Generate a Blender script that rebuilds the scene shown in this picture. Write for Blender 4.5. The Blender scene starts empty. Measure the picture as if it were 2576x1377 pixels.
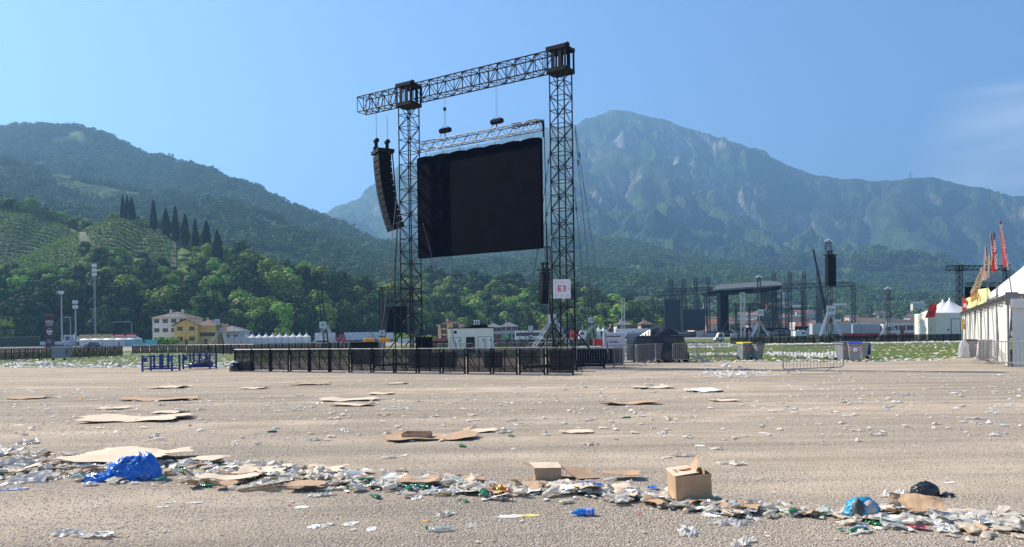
import bpy, bmesh, math, random
import numpy as np
from mathutils import Vector, Matrix
SC = bpy.context.scene
COL = SC.collection
R = math.radians
# ---------------------------------------------------------------- camera
F = 1946.0                      # focal length in units of a 2576 px wide picture
ROLL = 0.0132
CX, CY = 1288.0, 847.0
EYE = 1.6
cr, sr = math.cos(ROLL), math.sin(ROLL)
cam_d = bpy.data.cameras.new('camera')
cam_d.sensor_width = 36.0
cam_d.lens = 36.0*F/2576.0
cam_d.shift_y = (847.0-688.5)/2576.0
cam_d.clip_start = 0.1
cam_d.clip_end = 30000
cam = bpy.data.objects.new('camera', cam_d); COL.objects.link(cam)
cam.matrix_world = Matrix(((cr, sr, 0, 0), (0, 0, -1, 0), (-sr, cr, 0, EYE), (0, 0, 0, 1)))
SC.camera = cam
# ---------------------------------------------------------------- light and sky
SUN_EL = R(41.5)
SUN_DIR = Vector((-0.903*math.cos(SUN_EL), 0.43*math.cos(SUN_EL), math.sin(SUN_EL))).normalized()
sd = bpy.data.lights.new('sun', 'SUN'); sd.energy = 5.0; sd.angle = R(0.53); sd.color = (1.0, 0.90, 0.76)
so = bpy.data.objects.new('sun', sd); COL.objects.link(so)
so.rotation_euler = SUN_DIR.to_track_quat('Z', 'Y').to_euler()
so.location = (-60, 40, 60)
w = bpy.data.worlds.new("World"); SC.world = w; w.use_nodes = True
nt = w.node_tree; nt.nodes.clear()
sky = nt.nodes.new('ShaderNodeTexSky'); sky.sky_type = 'NISHITA'; sky.sun_disc = False
sky.sun_elevation = SUN_EL
sky.sun_rotation = math.atan2(SUN_DIR.x, SUN_DIR.y)
sky.altitude = 200; sky.air_density = 1.0; sky.dust_density = 0.6; sky.ozone_density = 2.5
bg = nt.nodes.new('ShaderNodeBackground'); bg.inputs[1].default_value = 0.074
outw = nt.nodes.new('ShaderNodeOutputWorld')
tc = nt.nodes.new('ShaderNodeTexCoord')
# thin cirrus streaks low in the right part of the sky, in world directions
mp = nt.nodes.new('ShaderNodeMapping'); mp.inputs['Rotation'].default_value = (0, R(-14), R(0)); mp.inputs['Scale'].default_value = (2.2, 1.2, 13)
nz = nt.nodes.new('ShaderNodeTexNoise'); nz.inputs['Scale'].default_value = 1.6; nz.inputs['Detail'].default_value = 7; nz.inputs['Distortion'].default_value = .5
cr1 = nt.nodes.new('ShaderNodeValToRGB'); cr1.color_ramp.elements[0].position = .38; cr1.color_ramp.elements[1].position = .68
nt.links.new(tc.outputs['Generated'], mp.inputs[0]); nt.links.new(mp.outputs[0], nz.inputs[0]); nt.links.new(nz.outputs[0], cr1.inputs[0])
dotn = nt.nodes.new('ShaderNodeVectorMath'); dotn.operation = 'DOT_PRODUCT'
cd = Vector((0.70, 1.0, 0.20)).normalized(); dotn.inputs[1].default_value = cd
nt.links.new(tc.outputs['Generated'], dotn.inputs[0])
mr = nt.nodes.new('ShaderNodeMapRange'); mr.interpolation_type = 'SMOOTHSTEP'
mr.inputs[1].default_value = 0.989; mr.inputs[2].default_value = 0.9995; mr.inputs[3].default_value = 0; mr.inputs[4].default_value = .7
nt.links.new(dotn.outputs['Value'], mr.inputs[0])
mm = nt.nodes.new('ShaderNodeMath'); mm.operation = 'MULTIPLY'
nt.links.new(cr1.outputs[0], mm.inputs[0]); nt.links.new(mr.outputs[0], mm.inputs[1])
tint = nt.nodes.new('ShaderNodeMix'); tint.data_type = 'RGBA'; tint.blend_type = 'MULTIPLY'; tint.inputs[0].default_value = 1
tint.inputs[7].default_value = (0.79, 0.945, 1.17, 1)
nt.links.new(sky.outputs[0], tint.inputs[6])
cmix = nt.nodes.new('ShaderNodeMix'); cmix.data_type = 'RGBA'; cmix.inputs[7].default_value = (8.2, 8.8, 9.6, 1)
nt.links.new(mm.outputs[0], cmix.inputs[0]); nt.links.new(tint.outputs[2], cmix.inputs[6])
nt.links.new(cmix.outputs[2], bg.inputs[0]); nt.links.new(bg.outputs[0], outw.inputs[0])
SC.view_settings.view_transform = 'Standard'; SC.view_settings.look = 'None'
SC.view_settings.exposure = 1.12; SC.view_settings.gamma = 1.0
SC.cycles.max_bounces = 6; SC.cycles.transparent_max_bounces = 12
SC.cycles.diffuse_bounces = 3; SC.cycles.glossy_bounces = 2; SC.cycles.transmission_bounces = 4; SC.cycles.volume_bounces = 0
# ---------------------------------------------------------------- helpers: picture units to the world
def ray(u, v):
    a = (u-CX)/F; b = (CY-v)/F
    return a*cr+b*sr, -a*sr+b*cr
def W(u, v, D):
    x, z = ray(u, v)
    return Vector((x*D, D, EYE+z*D))
def G(u, v):
    x, z = ray(u, v)
    D = EYE/(-z)
    return Vector((x*D, D, 0))
def GX(u, D):                   # ground point at depth D below picture column u
    a = (u-CX)/F
    return Vector((a*D*1.0, D, 0))
def hz(u): return CY-(u-CX)*math.tan(ROLL)
def top(u, v, D): return W(u, v, D).z
# ---------------------------------------------------------------- helpers: things and parts
def thing(name, label, cat, loc=(0, 0, 0), rz=0, group=None, kind=None):
    o = bpy.data.objects.new(name, None); COL.objects.link(o)
    o.empty_display_size = .2
    o.location = loc; o.rotation_euler = (0, 0, rz)
    return tag(o, label, cat, group, kind)
def tag(o, label=None, cat=None, group=None, kind=None):
    if label: o['label'] = label
    if cat: o['category'] = cat
    if group: o['group'] = group
    if kind: o['kind'] = kind
    return o
def mesh_obj(name, verts, faces, mt, parent=None, smooth=False):
    me = bpy.data.meshes.new(name); me.from_pydata([tuple(v) for v in verts], [], faces); me.update()
    if smooth: me.shade_smooth()
    if mt: me.materials.append(mt)
    o = bpy.data.objects.new(name, me); COL.objects.link(o)
    if parent: o.parent = parent
    return o
def dup(o, loc=None, rz=None, parent=None, label=None, rot=None, scale=None):
    kids = list(o.children)
    c = o.copy(); COL.objects.link(c)
    if parent: c.parent = parent
    if loc is not None: c.location = loc
    if rz is not None: c.rotation_euler = (0, 0, rz)
    if rot is not None: c.rotation_euler = rot
    if scale is not None: c.scale = scale
    if label: c['label'] = label
    for k in kids: dup(k, parent=c)
    return c
class MB:
    def __init__(s): s.v = []; s.f = []
    def add(s, vs, fs):
        n = len(s.v); s.v += [Vector(x) for x in vs]; s.f += [tuple(i+n for i in f) for f in fs]; return s
    def box(s, x0, x1, y0, y1, z0, z1, bev=0):
        if bev > 0:
            b = bev; vs = []; 
            # chamfered box: 24 vertices
            xs = (x0, x1); ys = (y0, y1); zs = (z0, z1)
            bm = bmesh.new(); bmesh.ops.create_cube(bm, size=1)
            for q in bm.verts: q.co = Vector((x0 if q.co.x < 0 else x1, y0 if q.co.y < 0 else y1, z0 if q.co.z < 0 else z1))
            bmesh.ops.bevel(bm, geom=bm.edges[:], offset=b, segments=2, affect='EDGES', profile=.5)
            bm.verts.index_update()
            s.add([q.co.copy() for q in bm.verts], [[q.index for q in f.verts] for f in bm.faces]); bm.free(); return s
        return s.add([(x0, y0, z0), (x1, y0, z0), (x1, y1, z0), (x0, y1, z0), (x0, y0, z1), (x1, y0, z1), (x1, y1, z1), (x0, y1, z1)],
                     [(0, 3, 2, 1), (4, 5, 6, 7), (0, 1, 5, 4), (1, 2, 6, 5), (2, 3, 7, 6), (3, 0, 4, 7)])
    def tube(s, p0, p1, r, n=6, r2=None, cap=True):
        p0 = Vector(p0); p1 = Vector(p1); d = p1-p0
        if d.length < 1e-6: return s
        q = d.to_track_quat('Z', 'Y'); r2 = r if r2 is None else r2
        vs = []
        for k in range(n):
            a = 2*math.pi*(k+.5)/n; c = Vector((math.cos(a), math.sin(a), 0))
            vs.append(p0+q@(c*r)); vs.append(p1+q@(c*r2))
        fs = [(2*k, 2*((k+1) % n), 2*((k+1) % n)+1, 2*k+1) for k in range(n)]
        if cap: fs += [tuple(2*k for k in range(n))[::-1], tuple(2*k+1 for k in range(n))]
        return s.add(vs, fs)
    def poly(s, pts, r, n=6):
        for a, b in zip(pts[:-1], pts[1:]): s.tube(a, b, r, n)
        return s
    def path(s, pts, r, n=8):   # one continuous bent tube
        pts = [Vector(p) for p in pts]; rings = []; m = len(pts)
        up = Vector((.123, .95, .27)).normalized()
        base = len(s.v)
        for i, p in enumerate(pts):
            d = (pts[min(i+1, m-1)]-pts[max(i-1, 0)]).normalized()
            x = d.cross(up); 
            if x.length < .05: x = d.cross(Vector((1, 0, 0)))
            x.normalize(); y = d.cross(x)
            for k in range(n):
                a = 2*math.pi*k/n; s.v.append(p+x*(math.cos(a)*r)+y*(math.sin(a)*r))
        for i in range(m-1):
            for k in range(n):
                a = base+i*n+k; b = base+i*n+(k+1) % n
                s.f.append((a, b, b+n, a+n))
        return s
    def prism(s, prof, y0, y1, axis='y'):   # prof list of (a,z)
        n = len(prof)
        if axis == 'y': vs = [(a, y0, z) for a, z in prof]+[(a, y1, z) for a, z in prof]
        elif axis == 'x': vs = [(y0, a, z) for a, z in prof]+[(y1, a, z) for a, z in prof]
        else: vs = [(a, b, y0) for a, b in prof]+[(a, b, y1) for a, b in prof]
        fs = [tuple(range(n))[::-1], tuple(range(n, 2*n))]+[(k, (k+1) % n, (k+1) % n+n, k+n) for k in range(n)]
        return s.add(vs, fs)
    def lathe(s, prof, n=16, c=(0, 0, 0), cap=True):
        vs = []; m = len(prof)
        for r_, z in prof:
            for k in range(n):
                a = 2*math.pi*k/n; vs.append((c[0]+r_*math.cos(a), c[1]+r_*math.sin(a), c[2]+z))
        fs = [(i*n+k, i*n+(k+1) % n, (i+1)*n+(k+1) % n, (i+1)*n+k) for i in range(m-1) for k in range(n)]
        if cap: fs += [tuple(range(n))[::-1], tuple(range((m-1)*n, m*n))]
        return s.add(vs, fs)
    def xf(s, M):
        s.v = [M@p for p in s.v]; return s
    def truss(s, p0, p1, w_, h_, nb, rc=.03, rd=.018, up=(0, 0, 1), horiz=True, seg=5):
        p0 = Vector(p0); p1 = Vector(p1); d = (p1-p0); L = d.length; d.normalize()
        up = Vector(up); x = d.cross(up).normalized(); y = x.cross(d).normalized()
        cs = [(-w_/2, -h_/2), (w_/2, -h_/2), (w_/2, h_/2), (-w_/2, h_/2)]
        P = lambda k, t: p0+x*cs[k % 4][0]+y*cs[k % 4][1]+d*(L*t)
        for k in range(4): s.tube(P(k, 0), P(k, 1), rc, seg)
        for i in range(nb):
            t0 = i/nb; t1 = (i+1)/nb
            for k in range(4):
                if (i+k) % 2 == 0: s.tube(P(k, t0), P(k+1, t1), rd, 4, cap=False)
                else: s.tube(P(k+1, t0), P(k, t1), rd, 4, cap=False)
                if horiz: s.tube(P(k, t0), P(k+1, t0), rd, 4, cap=False)
        for k in range(4): s.tube(P(k, 1), P(k+1, 1), rd, 4, cap=False)
        return s
    def build(s, name, mt, parent=None, smooth=False, label=None):
        o = mesh_obj(name, s.v, s.f, mt, parent, smooth)
        if label: o['label'] = label
        return o
# ---------------------------------------------------------------- materials
MATS = {}
def mat(name, col, rough=.7, metal=0, var=.12, vs=6.0, col2=None, bump=0, bs=30, trans=0, transl=0, alpha=1, spec=.5, rnd=0, stretch=None, detail=4):
    if name in MATS: return MATS[name]
    m = bpy.data.materials.new(name); m.use_nodes = True; t = m.node_tree; N = t.nodes; L = t.links
    p = N['Principled BSDF']; c = (*col, 1)
    p.inputs['Roughness'].default_value = rough; p.inputs['Metallic'].default_value = metal
    p.inputs['Specular IOR Level'].default_value = spec
    if trans: p.inputs['Transmission Weight'].default_value = trans; p.inputs['IOR'].default_value = 1.3
    tcn = N.new('ShaderNodeTexCoord'); mp = N.new('ShaderNodeMapping')
    if stretch: mp.inputs['Scale'].default_value = stretch
    L.new(tcn.outputs['Object'], mp.inputs[0])
    n1 = N.new('ShaderNodeTexNoise'); n1.inputs['Scale'].default_value = vs; n1.inputs['Detail'].default_value = detail
    L.new(mp.outputs[0], n1.inputs[0])
    rp = N.new('ShaderNodeValToRGB'); rp.color_ramp.elements[0].position = .3; rp.color_ramp.elements[1].position = .7
    c2 = col2 or tuple(min(1, x*(1+var)) for x in col)
    c1 = tuple(x*(1-var) for x in col) if col2 is None else col
    rp.color_ramp.elements[0].color = (*c1, 1); rp.color_ramp.elements[1].color = (*c2, 1)
    L.new(n1.outputs[0], rp.inputs[0])
    src = rp.outputs[0]
    if rnd:
        oi = N.new('ShaderNodeObjectInfo'); hs = N.new('ShaderNodeHueSaturation')
        a = N.new('ShaderNodeMapRange'); a.inputs[3].default_value = 1-rnd; a.inputs[4].default_value = 1+rnd
        b = N.new('ShaderNodeMapRange'); b.inputs[3].default_value = .5-rnd*.07; b.inputs[4].default_value = .5+rnd*.07
        L.new(oi.outputs['Random'], a.inputs[0]); L.new(oi.outputs['Random'], b.inputs[0])
        L.new(a.outputs[0], hs.inputs['Value']); L.new(b.outputs[0], hs.inputs['Hue']); L.new(src, hs.inputs['Color']); src = hs.outputs[0]
    L.new(src, p.inputs['Base Color'])
    if bump:
        n2 = N.new('ShaderNodeTexNoise'); n2.inputs['Scale'].default_value = bs; n2.inputs['Detail'].default_value = 5
        bp = N.new('ShaderNodeBump'); bp.inputs['Strength'].default_value = 1; bp.inputs['Distance'].default_value = bump
        L.new(tcn.outputs['Object'], n2.inputs[0]); L.new(n2.outputs[0], bp.inputs['Height']); L.new(bp.outputs[0], p.inputs['Normal'])
    sh = p.outputs[0]
    if transl:
        tl = N.new('ShaderNodeBsdfTranslucent'); L.new(src, tl.inputs[0]); mx = N.new('ShaderNodeMixShader'); mx.inputs[0].default_value = transl
        L.new(sh, mx.inputs[1]); L.new(tl.outputs[0], mx.inputs[2]); sh = mx.outputs[0]
    if alpha < 1:
        tr = N.new('ShaderNodeBsdfTransparent'); mx = N.new('ShaderNodeMixShader'); mx.inputs[0].default_value = alpha
        L.new(tr.outputs[0], mx.inputs[1]); L.new(sh, mx.inputs[2]); sh = mx.outputs[0]
    L.new(sh, N['Material Output'].inputs[0])
    MATS[name] = m; return m
# ================================================================ terrain
def _h(ix, iy, seed):
    n = (ix.astype(np.int64)*374761393+iy.astype(np.int64)*668265263+seed*1442695041) & 0xffffffff
    n = ((n ^ (n >> 13))*1274126177) & 0xffffffff
    return ((n ^ (n >> 16)) & 0xffffff)/float(0xffffff)
def vnoise(x, y, seed=0):
    ix = np.floor(x); iy = np.floor(y); fx = x-ix; fy = y-iy
    fx = fx*fx*(3-2*fx); fy = fy*fy*(3-2*fy); ix = ix.astype(np.int64); iy = iy.astype(np.int64)
    a = _h(ix, iy, seed); b = _h(ix+1, iy, seed); c = _h(ix, iy+1, seed); d = _h(ix+1, iy+1, seed)
    return (a+(b-a)*fx)*(1-fy)+(c+(d-c)*fx)*fy
def fbm(x, y, o=4, seed=0):
    s = 0; a = .5; t = 0
    for k in range(o):
        s = s+a*vnoise(x, y, seed+k*17); t += a; x = x*2.03+3.1; y = y*2.03-1.7; a *= .5
    return s/t
def ridged(x, y, o=4, seed=0):
    s = 0; a = .5; t = 0
    for k in range(o):
        s = s+a*(1-np.abs(2*vnoise(x, y, seed+k*31)-1)); t += a; x = x*2.1+5.3; y = y*2.1+2.9; a *= .5
    return s/t
RIDGES = [
 # far massif: (picture u, v, depth) of crest points, fall per metre towards the valley, concavity
 ([(740,562,4300),(800,545,4300),(870,515,4400),(940,488,4500),(1000,443,4600),(1060,405,4700),(1121,378,4700),(1200,365,4750),(1300,345,4800),(1365,327,4800),(1440,315,4800),(1480,297,4800),(1510,288,4800),(1545,275,4800),(1600,286,4800),(1680,303,4800),(1740,325,4800),(1800,348,4800),(1900,385,4800),(1980,415,4750),(2070,443,4700),(2110,452,4700),(2180,457,4700),(2240,460,4700),(2290,448,4700),(2350,449,4700),(2450,476,4650),(2500,495,4600),(2560,528,4550),(2700,600,4500),(2900,600,4400)], 1.15, 60),
 ([(1500,345,4700),(1545,372,4200),(1620,405,4000),(1700,450,3800),(1800,520,3550),(1900,580,3300),(1990,645,3050),(2060,700,2800)], 1.15, 40),
 ([(1545,372,4200),(1490,440,3800),(1480,520,3500)], 1.15, 40),
 ([(1620,405,4000),(1600,480,3600),(1620,540,3300)], 1.2, 30),
 ([(1960,415,4750),(1910,470,4350),(1905,540,4050),(1940,610,3700),(1990,670,3400)], 1.25, 40),
 ([(2100,452,4700),(2050,520,4300),(2080,590,4000),(2110,660,3700)], 1.25, 40),
 ([(2280,452,4650),(2225,495,4350),(2250,560,4000),(2330,620,3700),(2420,680,3400),(2480,720,3200)], 1.25, 40),
 ([(2450,475,4600),(2420,540,4250),(2480,630,3900),(2560,690,3500)], 1.25, 40),
 ([(1740,330,4800),(1700,380,4600),(1730,440,4300)], 1.35, 30),
 ([(1850,370,4800),(1830,430,4500),(1850,500,4200)], 1.35, 30),
 ([(1121,378,4700),(1080,470,4200),(1120,560,3700),(1160,620,3200)], .75, 80),
 ([(1365,340,4700),(1400,430,4000),(1440,480,3500),(1530,540,3100),(1640,600,2800),(1760,660,2500)], .6, 80),
 ([(870,520,4300),(980,560,3700),(1100,600,3200)], .6, 80),
 # foothills right
 ([(1940,690,2900),(2000,652,2800),(2060,636,2700),(2150,655,2550),(2260,682,2400),(2400,712,2200),(2560,735,2050),(2800,760,2000)], .42, 70),
 ([(1000,640,2300),(1200,600,2300),(1400,590,2300),(1500,610,2200),(1650,660,2000),(1800,705,1800),(1950,745,1600),(2150,775,1450)], .36, 70),
 ([(1100,670,1500),(1300,668,1400),(1460,690,1300),(1600,725,1200),(1750,755,1100),(1900,785,1000)], .33, 50),
 ([(2150,760,1500),(2300,752,1400),(2450,762,1300),(2700,770,1250)], .3, 50),
 ([(2000,790,1300),(2300,800,1100),(2600,800,1000)], .2, 50),
 # middle wooded bump right of the centre
 ([(1040,735,640),(1160,728,640),(1240,738,620),(1330,752,610),(1420,770,590),(1500,790,570),(1540,812,560)], .55, 22),
 ([(1560,780,900),(1640,776,850),(1720,800,820),(1800,815,800)], .5, 30),
 # left mountain
 ([(-400,340,1950),(0,338,1900),(60,333,1900),(120,332,1890),(180,330,1850),(215,338,1840),(270,373,1800),(330,392,1780),(400,403,1750),(470,428,1700),(560,463,1650),(640,498,1600),(700,528,1550),(780,563,1500),(860,595,1450),(960,620,1400),(1060,650,1350),(1160,672,1300),(1300,690,1250),(1420,712,1200)], .62, 60),
 ([(180,350,1800),(130,400,1550),(60,450,1350)], .6, 40),
 ([(560,470,1640),(520,520,1450),(480,560,1250)], .6, 40),
 ([(860,600,1440),(830,640,1300),(800,680,1120)], .5, 40),
 ([(-400,400,1250),(0,410,1250),(120,440,1250),(250,470,1230),(400,490,1200),(520,515,1150),(600,540,1130),(680,590,1100),(760,650,1050)], .5, 40),
 ([(-300,495,900),(0,505,900),(150,535,880),(300,575,850),(450,615,800),(600,665,760),(800,700,720),(1000,740,700)], .42, 30),
 # vineyard slope, knoll and the wooded foot of the hill
 ([(-400,515,520),(0,528,520),(80,545,515),(150,572,508),(200,592,500)], .78, 14),
 ([(235,590,488),(270,570,485),(310,557,480),(345,557,480),(400,585,470),(450,622,460),(520,665,445),(560,700,430)], .74, 10),
 ([(560,730,425),(640,745,430),(700,730,430),(780,735,440),(900,765,450),(1000,788,460),(1080,800,470)], .7, 14),
]
RSEG = []
for pts, k, rnd_ in RIDGES:
    wp = [W(*p) for p in pts]
    for a, b in zip(wp[:-1], wp[1:]): RSEG.append((a, b, k, rnd_))
def height(X, Y):
    D = np.sqrt(X*X+Y*Y)
    amp = np.minimum(.009*D, 40)
    wx = X+amp*2*(fbm(X/(D.clip(300)*.06), Y/(D.clip(300)*.06), 3, 5)-.5)
    wy = Y+amp*3*(fbm(X/(D.clip(300)*.06)+9, Y/(D.clip(300)*.06)+4, 3, 9)-.5)
    best = np.full(X.shape, -400.0); bd = np.full(X.shape, 1e4)
    for a, b, k, rr in RSEG:
        dx = b.x-a.x; dy = b.y-a.y; L2 = dx*dx+dy*dy
        t = np.clip(((wx-a.x)*dx+(wy-a.y)*dy)/L2, 0, 1)
        d = np.sqrt((wx-a.x-t*dx)**2+(wy-a.y-t*dy)**2)
        z = a.z+(b.z-a.z)*t
        dd = np.sqrt(d*d+rr*rr)-rr
        h = z-k*dd*(1-.28*np.clip(dd/np.maximum(z/k, 60), 0, 1))
        m = h > best
        best = np.where(m, h, best); bd = np.where(m, d, bd)
    far = np.clip((D-2300)/1200, 0, 1)
    # smooth foot of the slopes
    best = np.where(best > -60, best, -60)
    g = np.clip(bd/(.05*D+20), 0, 1)*np.clip(best/60, 0, 1)
    s1 = 520*far+150*(1-far)
    er = ridged(X/s1, Y/s1, 4, 3)-.55
    er2 = ridged(X/(s1*.28)+7, Y/(s1*.28), 3, 21)-.55
    er3 = ridged(X/60+3, Y/60, 3, 41)-.55
    best = best+g*(far*(240*er+140*er2+60*er3)+(1-far)*np.clip(D/1500, .25, 1)*(26*er+10*er2))
    best = best+np.clip(best/25, 0, 1)*far*22*(fbm(X/42, Y/42, 3, 77)-.5)
    return best
HU = np.linspace(-420, 3000, 860); NR = 620
HR = 300*np.exp(np.linspace(0, math.log(6400/300), NR))
TA = (HU-CX)/F
A2, R2 = np.meshgrid(TA, HR)
HXX = A2*R2; HYY = R2
HZ = height(HXX, HYY)
def hills_mesh(name, r0, r1, mt, label):
    Z = np.where(HZ[r0:r1] < .3, -4.0, HZ[r0:r1]); nr = r1-r0; nc = len(TA)
    co = np.stack([HXX[r0:r1], HYY[r0:r1], Z], -1).reshape(-1, 3).astype(np.float32)
    i = np.arange(nr-1)[:, None]*nc+np.arange(nc-1)[None, :]
    keep = (np.maximum(np.maximum(Z[:-1, :-1], Z[1:, 1:]), np.maximum(Z[1:, :-1], Z[:-1, 1:])) > 0)
    q = np.stack([i, i+1, i+nc+1, i+nc], -1)[keep].reshape(-1, 4)
    me = bpy.data.meshes.new(name); me.vertices.add(len(co)); me.vertices.foreach_set('co', co.ravel())
    me.loops.add(q.size); me.loops.foreach_set('vertex_index', q.ravel().astype(np.int32))
    me.polygons.add(len(q)); me.polygons.foreach_set('loop_start', np.arange(0, q.size, 4, dtype=np.int32))
    me.update(calc_edges=True); me.shade_smooth(); me.materials.append(mt)
    o = bpy.data.objects.new(name, me); COL.objects.link(o)
    return tag(o, label, 'hill', None, 'structure')
def hill_mat(name, far):
    m = bpy.data.materials.new(name); m.use_nodes = True; t = m.node_tree; N = t.nodes; L = t.links
    p = N['Principled BSDF']; p.inputs['Roughness'].default_value = .95; p.inputs['Specular IOR Level'].default_value = .05
    geo = N.new('ShaderNodeNewGeometry'); sep = N.new('ShaderNodeSeparateXYZ'); L.new(geo.outputs['Normal'], sep.inputs[0])
    pos = N.new('ShaderNodeSeparateXYZ'); L.new(geo.outputs['Position'], pos.inputs[0])
    n1 = N.new('ShaderNodeTexNoise'); n1.inputs['Scale'].default_value = .004 if far else .02; n1.inputs['Detail'].default_value = 10; n1.inputs['Roughness'].default_value = .65
    L.new(geo.outputs['Position'], n1.inputs[0])
    r1 = N.new('ShaderNodeValToRGB'); e = r1.color_ramp.elements
    e[0].position = .35; e[0].color = (.022, .045, .014, 1) if not far else (.013, .028, .012, 1); e[1].position = .66; e[1].color = (.08, .13, .03, 1) if not far else (.072, .112, .03, 1)
    L.new(n1.outputs[0], r1.inputs[0]); src = r1.outputs[0]
    v = N.new('ShaderNodeTexVoronoi'); v.inputs['Scale'].default_value = .09 if far else .16; L.new(geo.outputs['Position'], v.inputs[0])
    bp = N.new('ShaderNodeBump'); bp.inputs['Strength'].default_value = 1; bp.inputs['Distance'].default_value = -9 if far else -3
    L.new(v.outputs['Distance'], bp.inputs['Height'])
    nrm = bp.outputs[0]
    if far:
        # rock where it is steep and high
        n2 = N.new('ShaderNodeTexNoise'); n2.inputs['Scale'].default_value = .0045; n2.inputs['Detail'].default_value = 8
        mp = N.new('ShaderNodeMapping'); mp.inputs['Scale'].default_value = (1, 1, .6); L.new(geo.outputs['Position'], mp.inputs[0]); L.new(mp.outputs[0], n2.inputs[0])
        st = N.new('ShaderNodeMapRange'); st.inputs[1].default_value = .78; st.inputs[2].default_value = .55
        L.new(sep.outputs[2], st.inputs[0])
        al = N.new('ShaderNodeMapRange'); al.inputs[1].default_value = 400; al.inputs[2].default_value = 620; L.new(pos.outputs[2], al.inputs[0])
        rn = N.new('ShaderNodeMapRange'); rn.inputs[1].default_value = .48; rn.inputs[2].default_value = .58; L.new(n2.outputs[0], rn.inputs[0])
        m1 = N.new('ShaderNodeMath'); m1.operation = 'MULTIPLY'; L.new(st.outputs[0], m1.inputs[0]); L.new(al.outputs[0], m1.inputs[1])
        m2 = N.new('ShaderNodeMath'); m2.operation = 'MULTIPLY'; L.new(m1.outputs[0], m2.inputs[0]); L.new(rn.outputs[0], m2.inputs[1])
        mx = N.new('ShaderNodeMix'); mx.data_type = 'RGBA'; L.new(m2.outputs[0], mx.inputs[0]); L.new(src, mx.inputs[6])
        rc = N.new('ShaderNodeTexNoise'); rc.inputs['Scale'].default_value = .02; rc.inputs['Detail'].default_value = 8; L.new(geo.outputs['Position'], rc.inputs[0])
        rr = N.new('ShaderNodeValToRGB'); rr.color_ramp.elements[0].color = (.09, .085, .08, 1); rr.color_ramp.elements[1].color = (.34, .30, .26, 1)
        rr.color_ramp.elements[0].position = .35; rr.color_ramp.elements[1].position = .65
        L.new(rc.outputs[0], rr.inputs[0]); L.new(rr.outputs[0], mx.inputs[7]); src = mx.outputs[2]
    else:
        # open meadows on the gentle lower slopes
        n3 = N.new('ShaderNodeTexNoise'); n3.inputs['Scale'].default_value = .006; n3.inputs['Detail'].default_value = 2; L.new(geo.outputs['Position'], n3.inputs[0])
        g = N.new('ShaderNodeMapRange'); g.inputs[1].default_value = .60; g.inputs[2].default_value = .62; L.new(n3.outputs[0], g.inputs[0])
        mx = N.new('ShaderNodeMix'); mx.data_type = 'RGBA'; L.new(g.outputs[0], mx.inputs[0]); L.new(src, mx.inputs[6]); mx.inputs[7].default_value = (.11, .165, .045, 1)
        src = mx.outputs[2]
    L.new(src, p.inputs['Base Color']); L.new(nrm, p.inputs['Normal'])
    return m
i1 = int(np.searchsorted(HR, 700)); i2 = int(np.searchsorted(HR, 2300))
MH = hill_mat('wooded_slope', False); MHF = hill_mat('far_slope', True)
hills_mesh('near_hills', 0, i1+1, MH, 'green slopes at the foot of the hills')
hills_mesh('middle_hills', i1, i2+1, MH, 'wooded middle hills behind the field')
hills_mesh('mountains', i2, NR, MHF, 'high wooded mountain with rock faces behind the stage')
# visibility of a point on the hills from near the camera
ELEV = np.maximum.accumulate((HZ-EYE)/HR[:, None], axis=0)
def sample_h(X, Y):
    a = X/Y; ci = np.clip(np.interp(a, TA, np.arange(len(TA))), 0, len(TA)-1.001)
    ri = np.clip(np.log(Y/300)/math.log(6400/300)*(NR-1), 0, NR-1.001)
    c0 = ci.astype(int); r0 = ri.astype(int); fc = ci-c0; fr = ri-r0
    z = (HZ[r0, c0]*(1-fc)+HZ[r0, c0+1]*fc)*(1-fr)+(HZ[r0+1, c0]*(1-fc)+HZ[r0+1, c0+1]*fc)*fr
    return z, ELEV[r0, c0]
def ground_z(x, y):
    if y < 301: return 0.0
    return max(0.0, float(sample_h(np.array([x]), np.array([y]))[0][0]))
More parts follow.
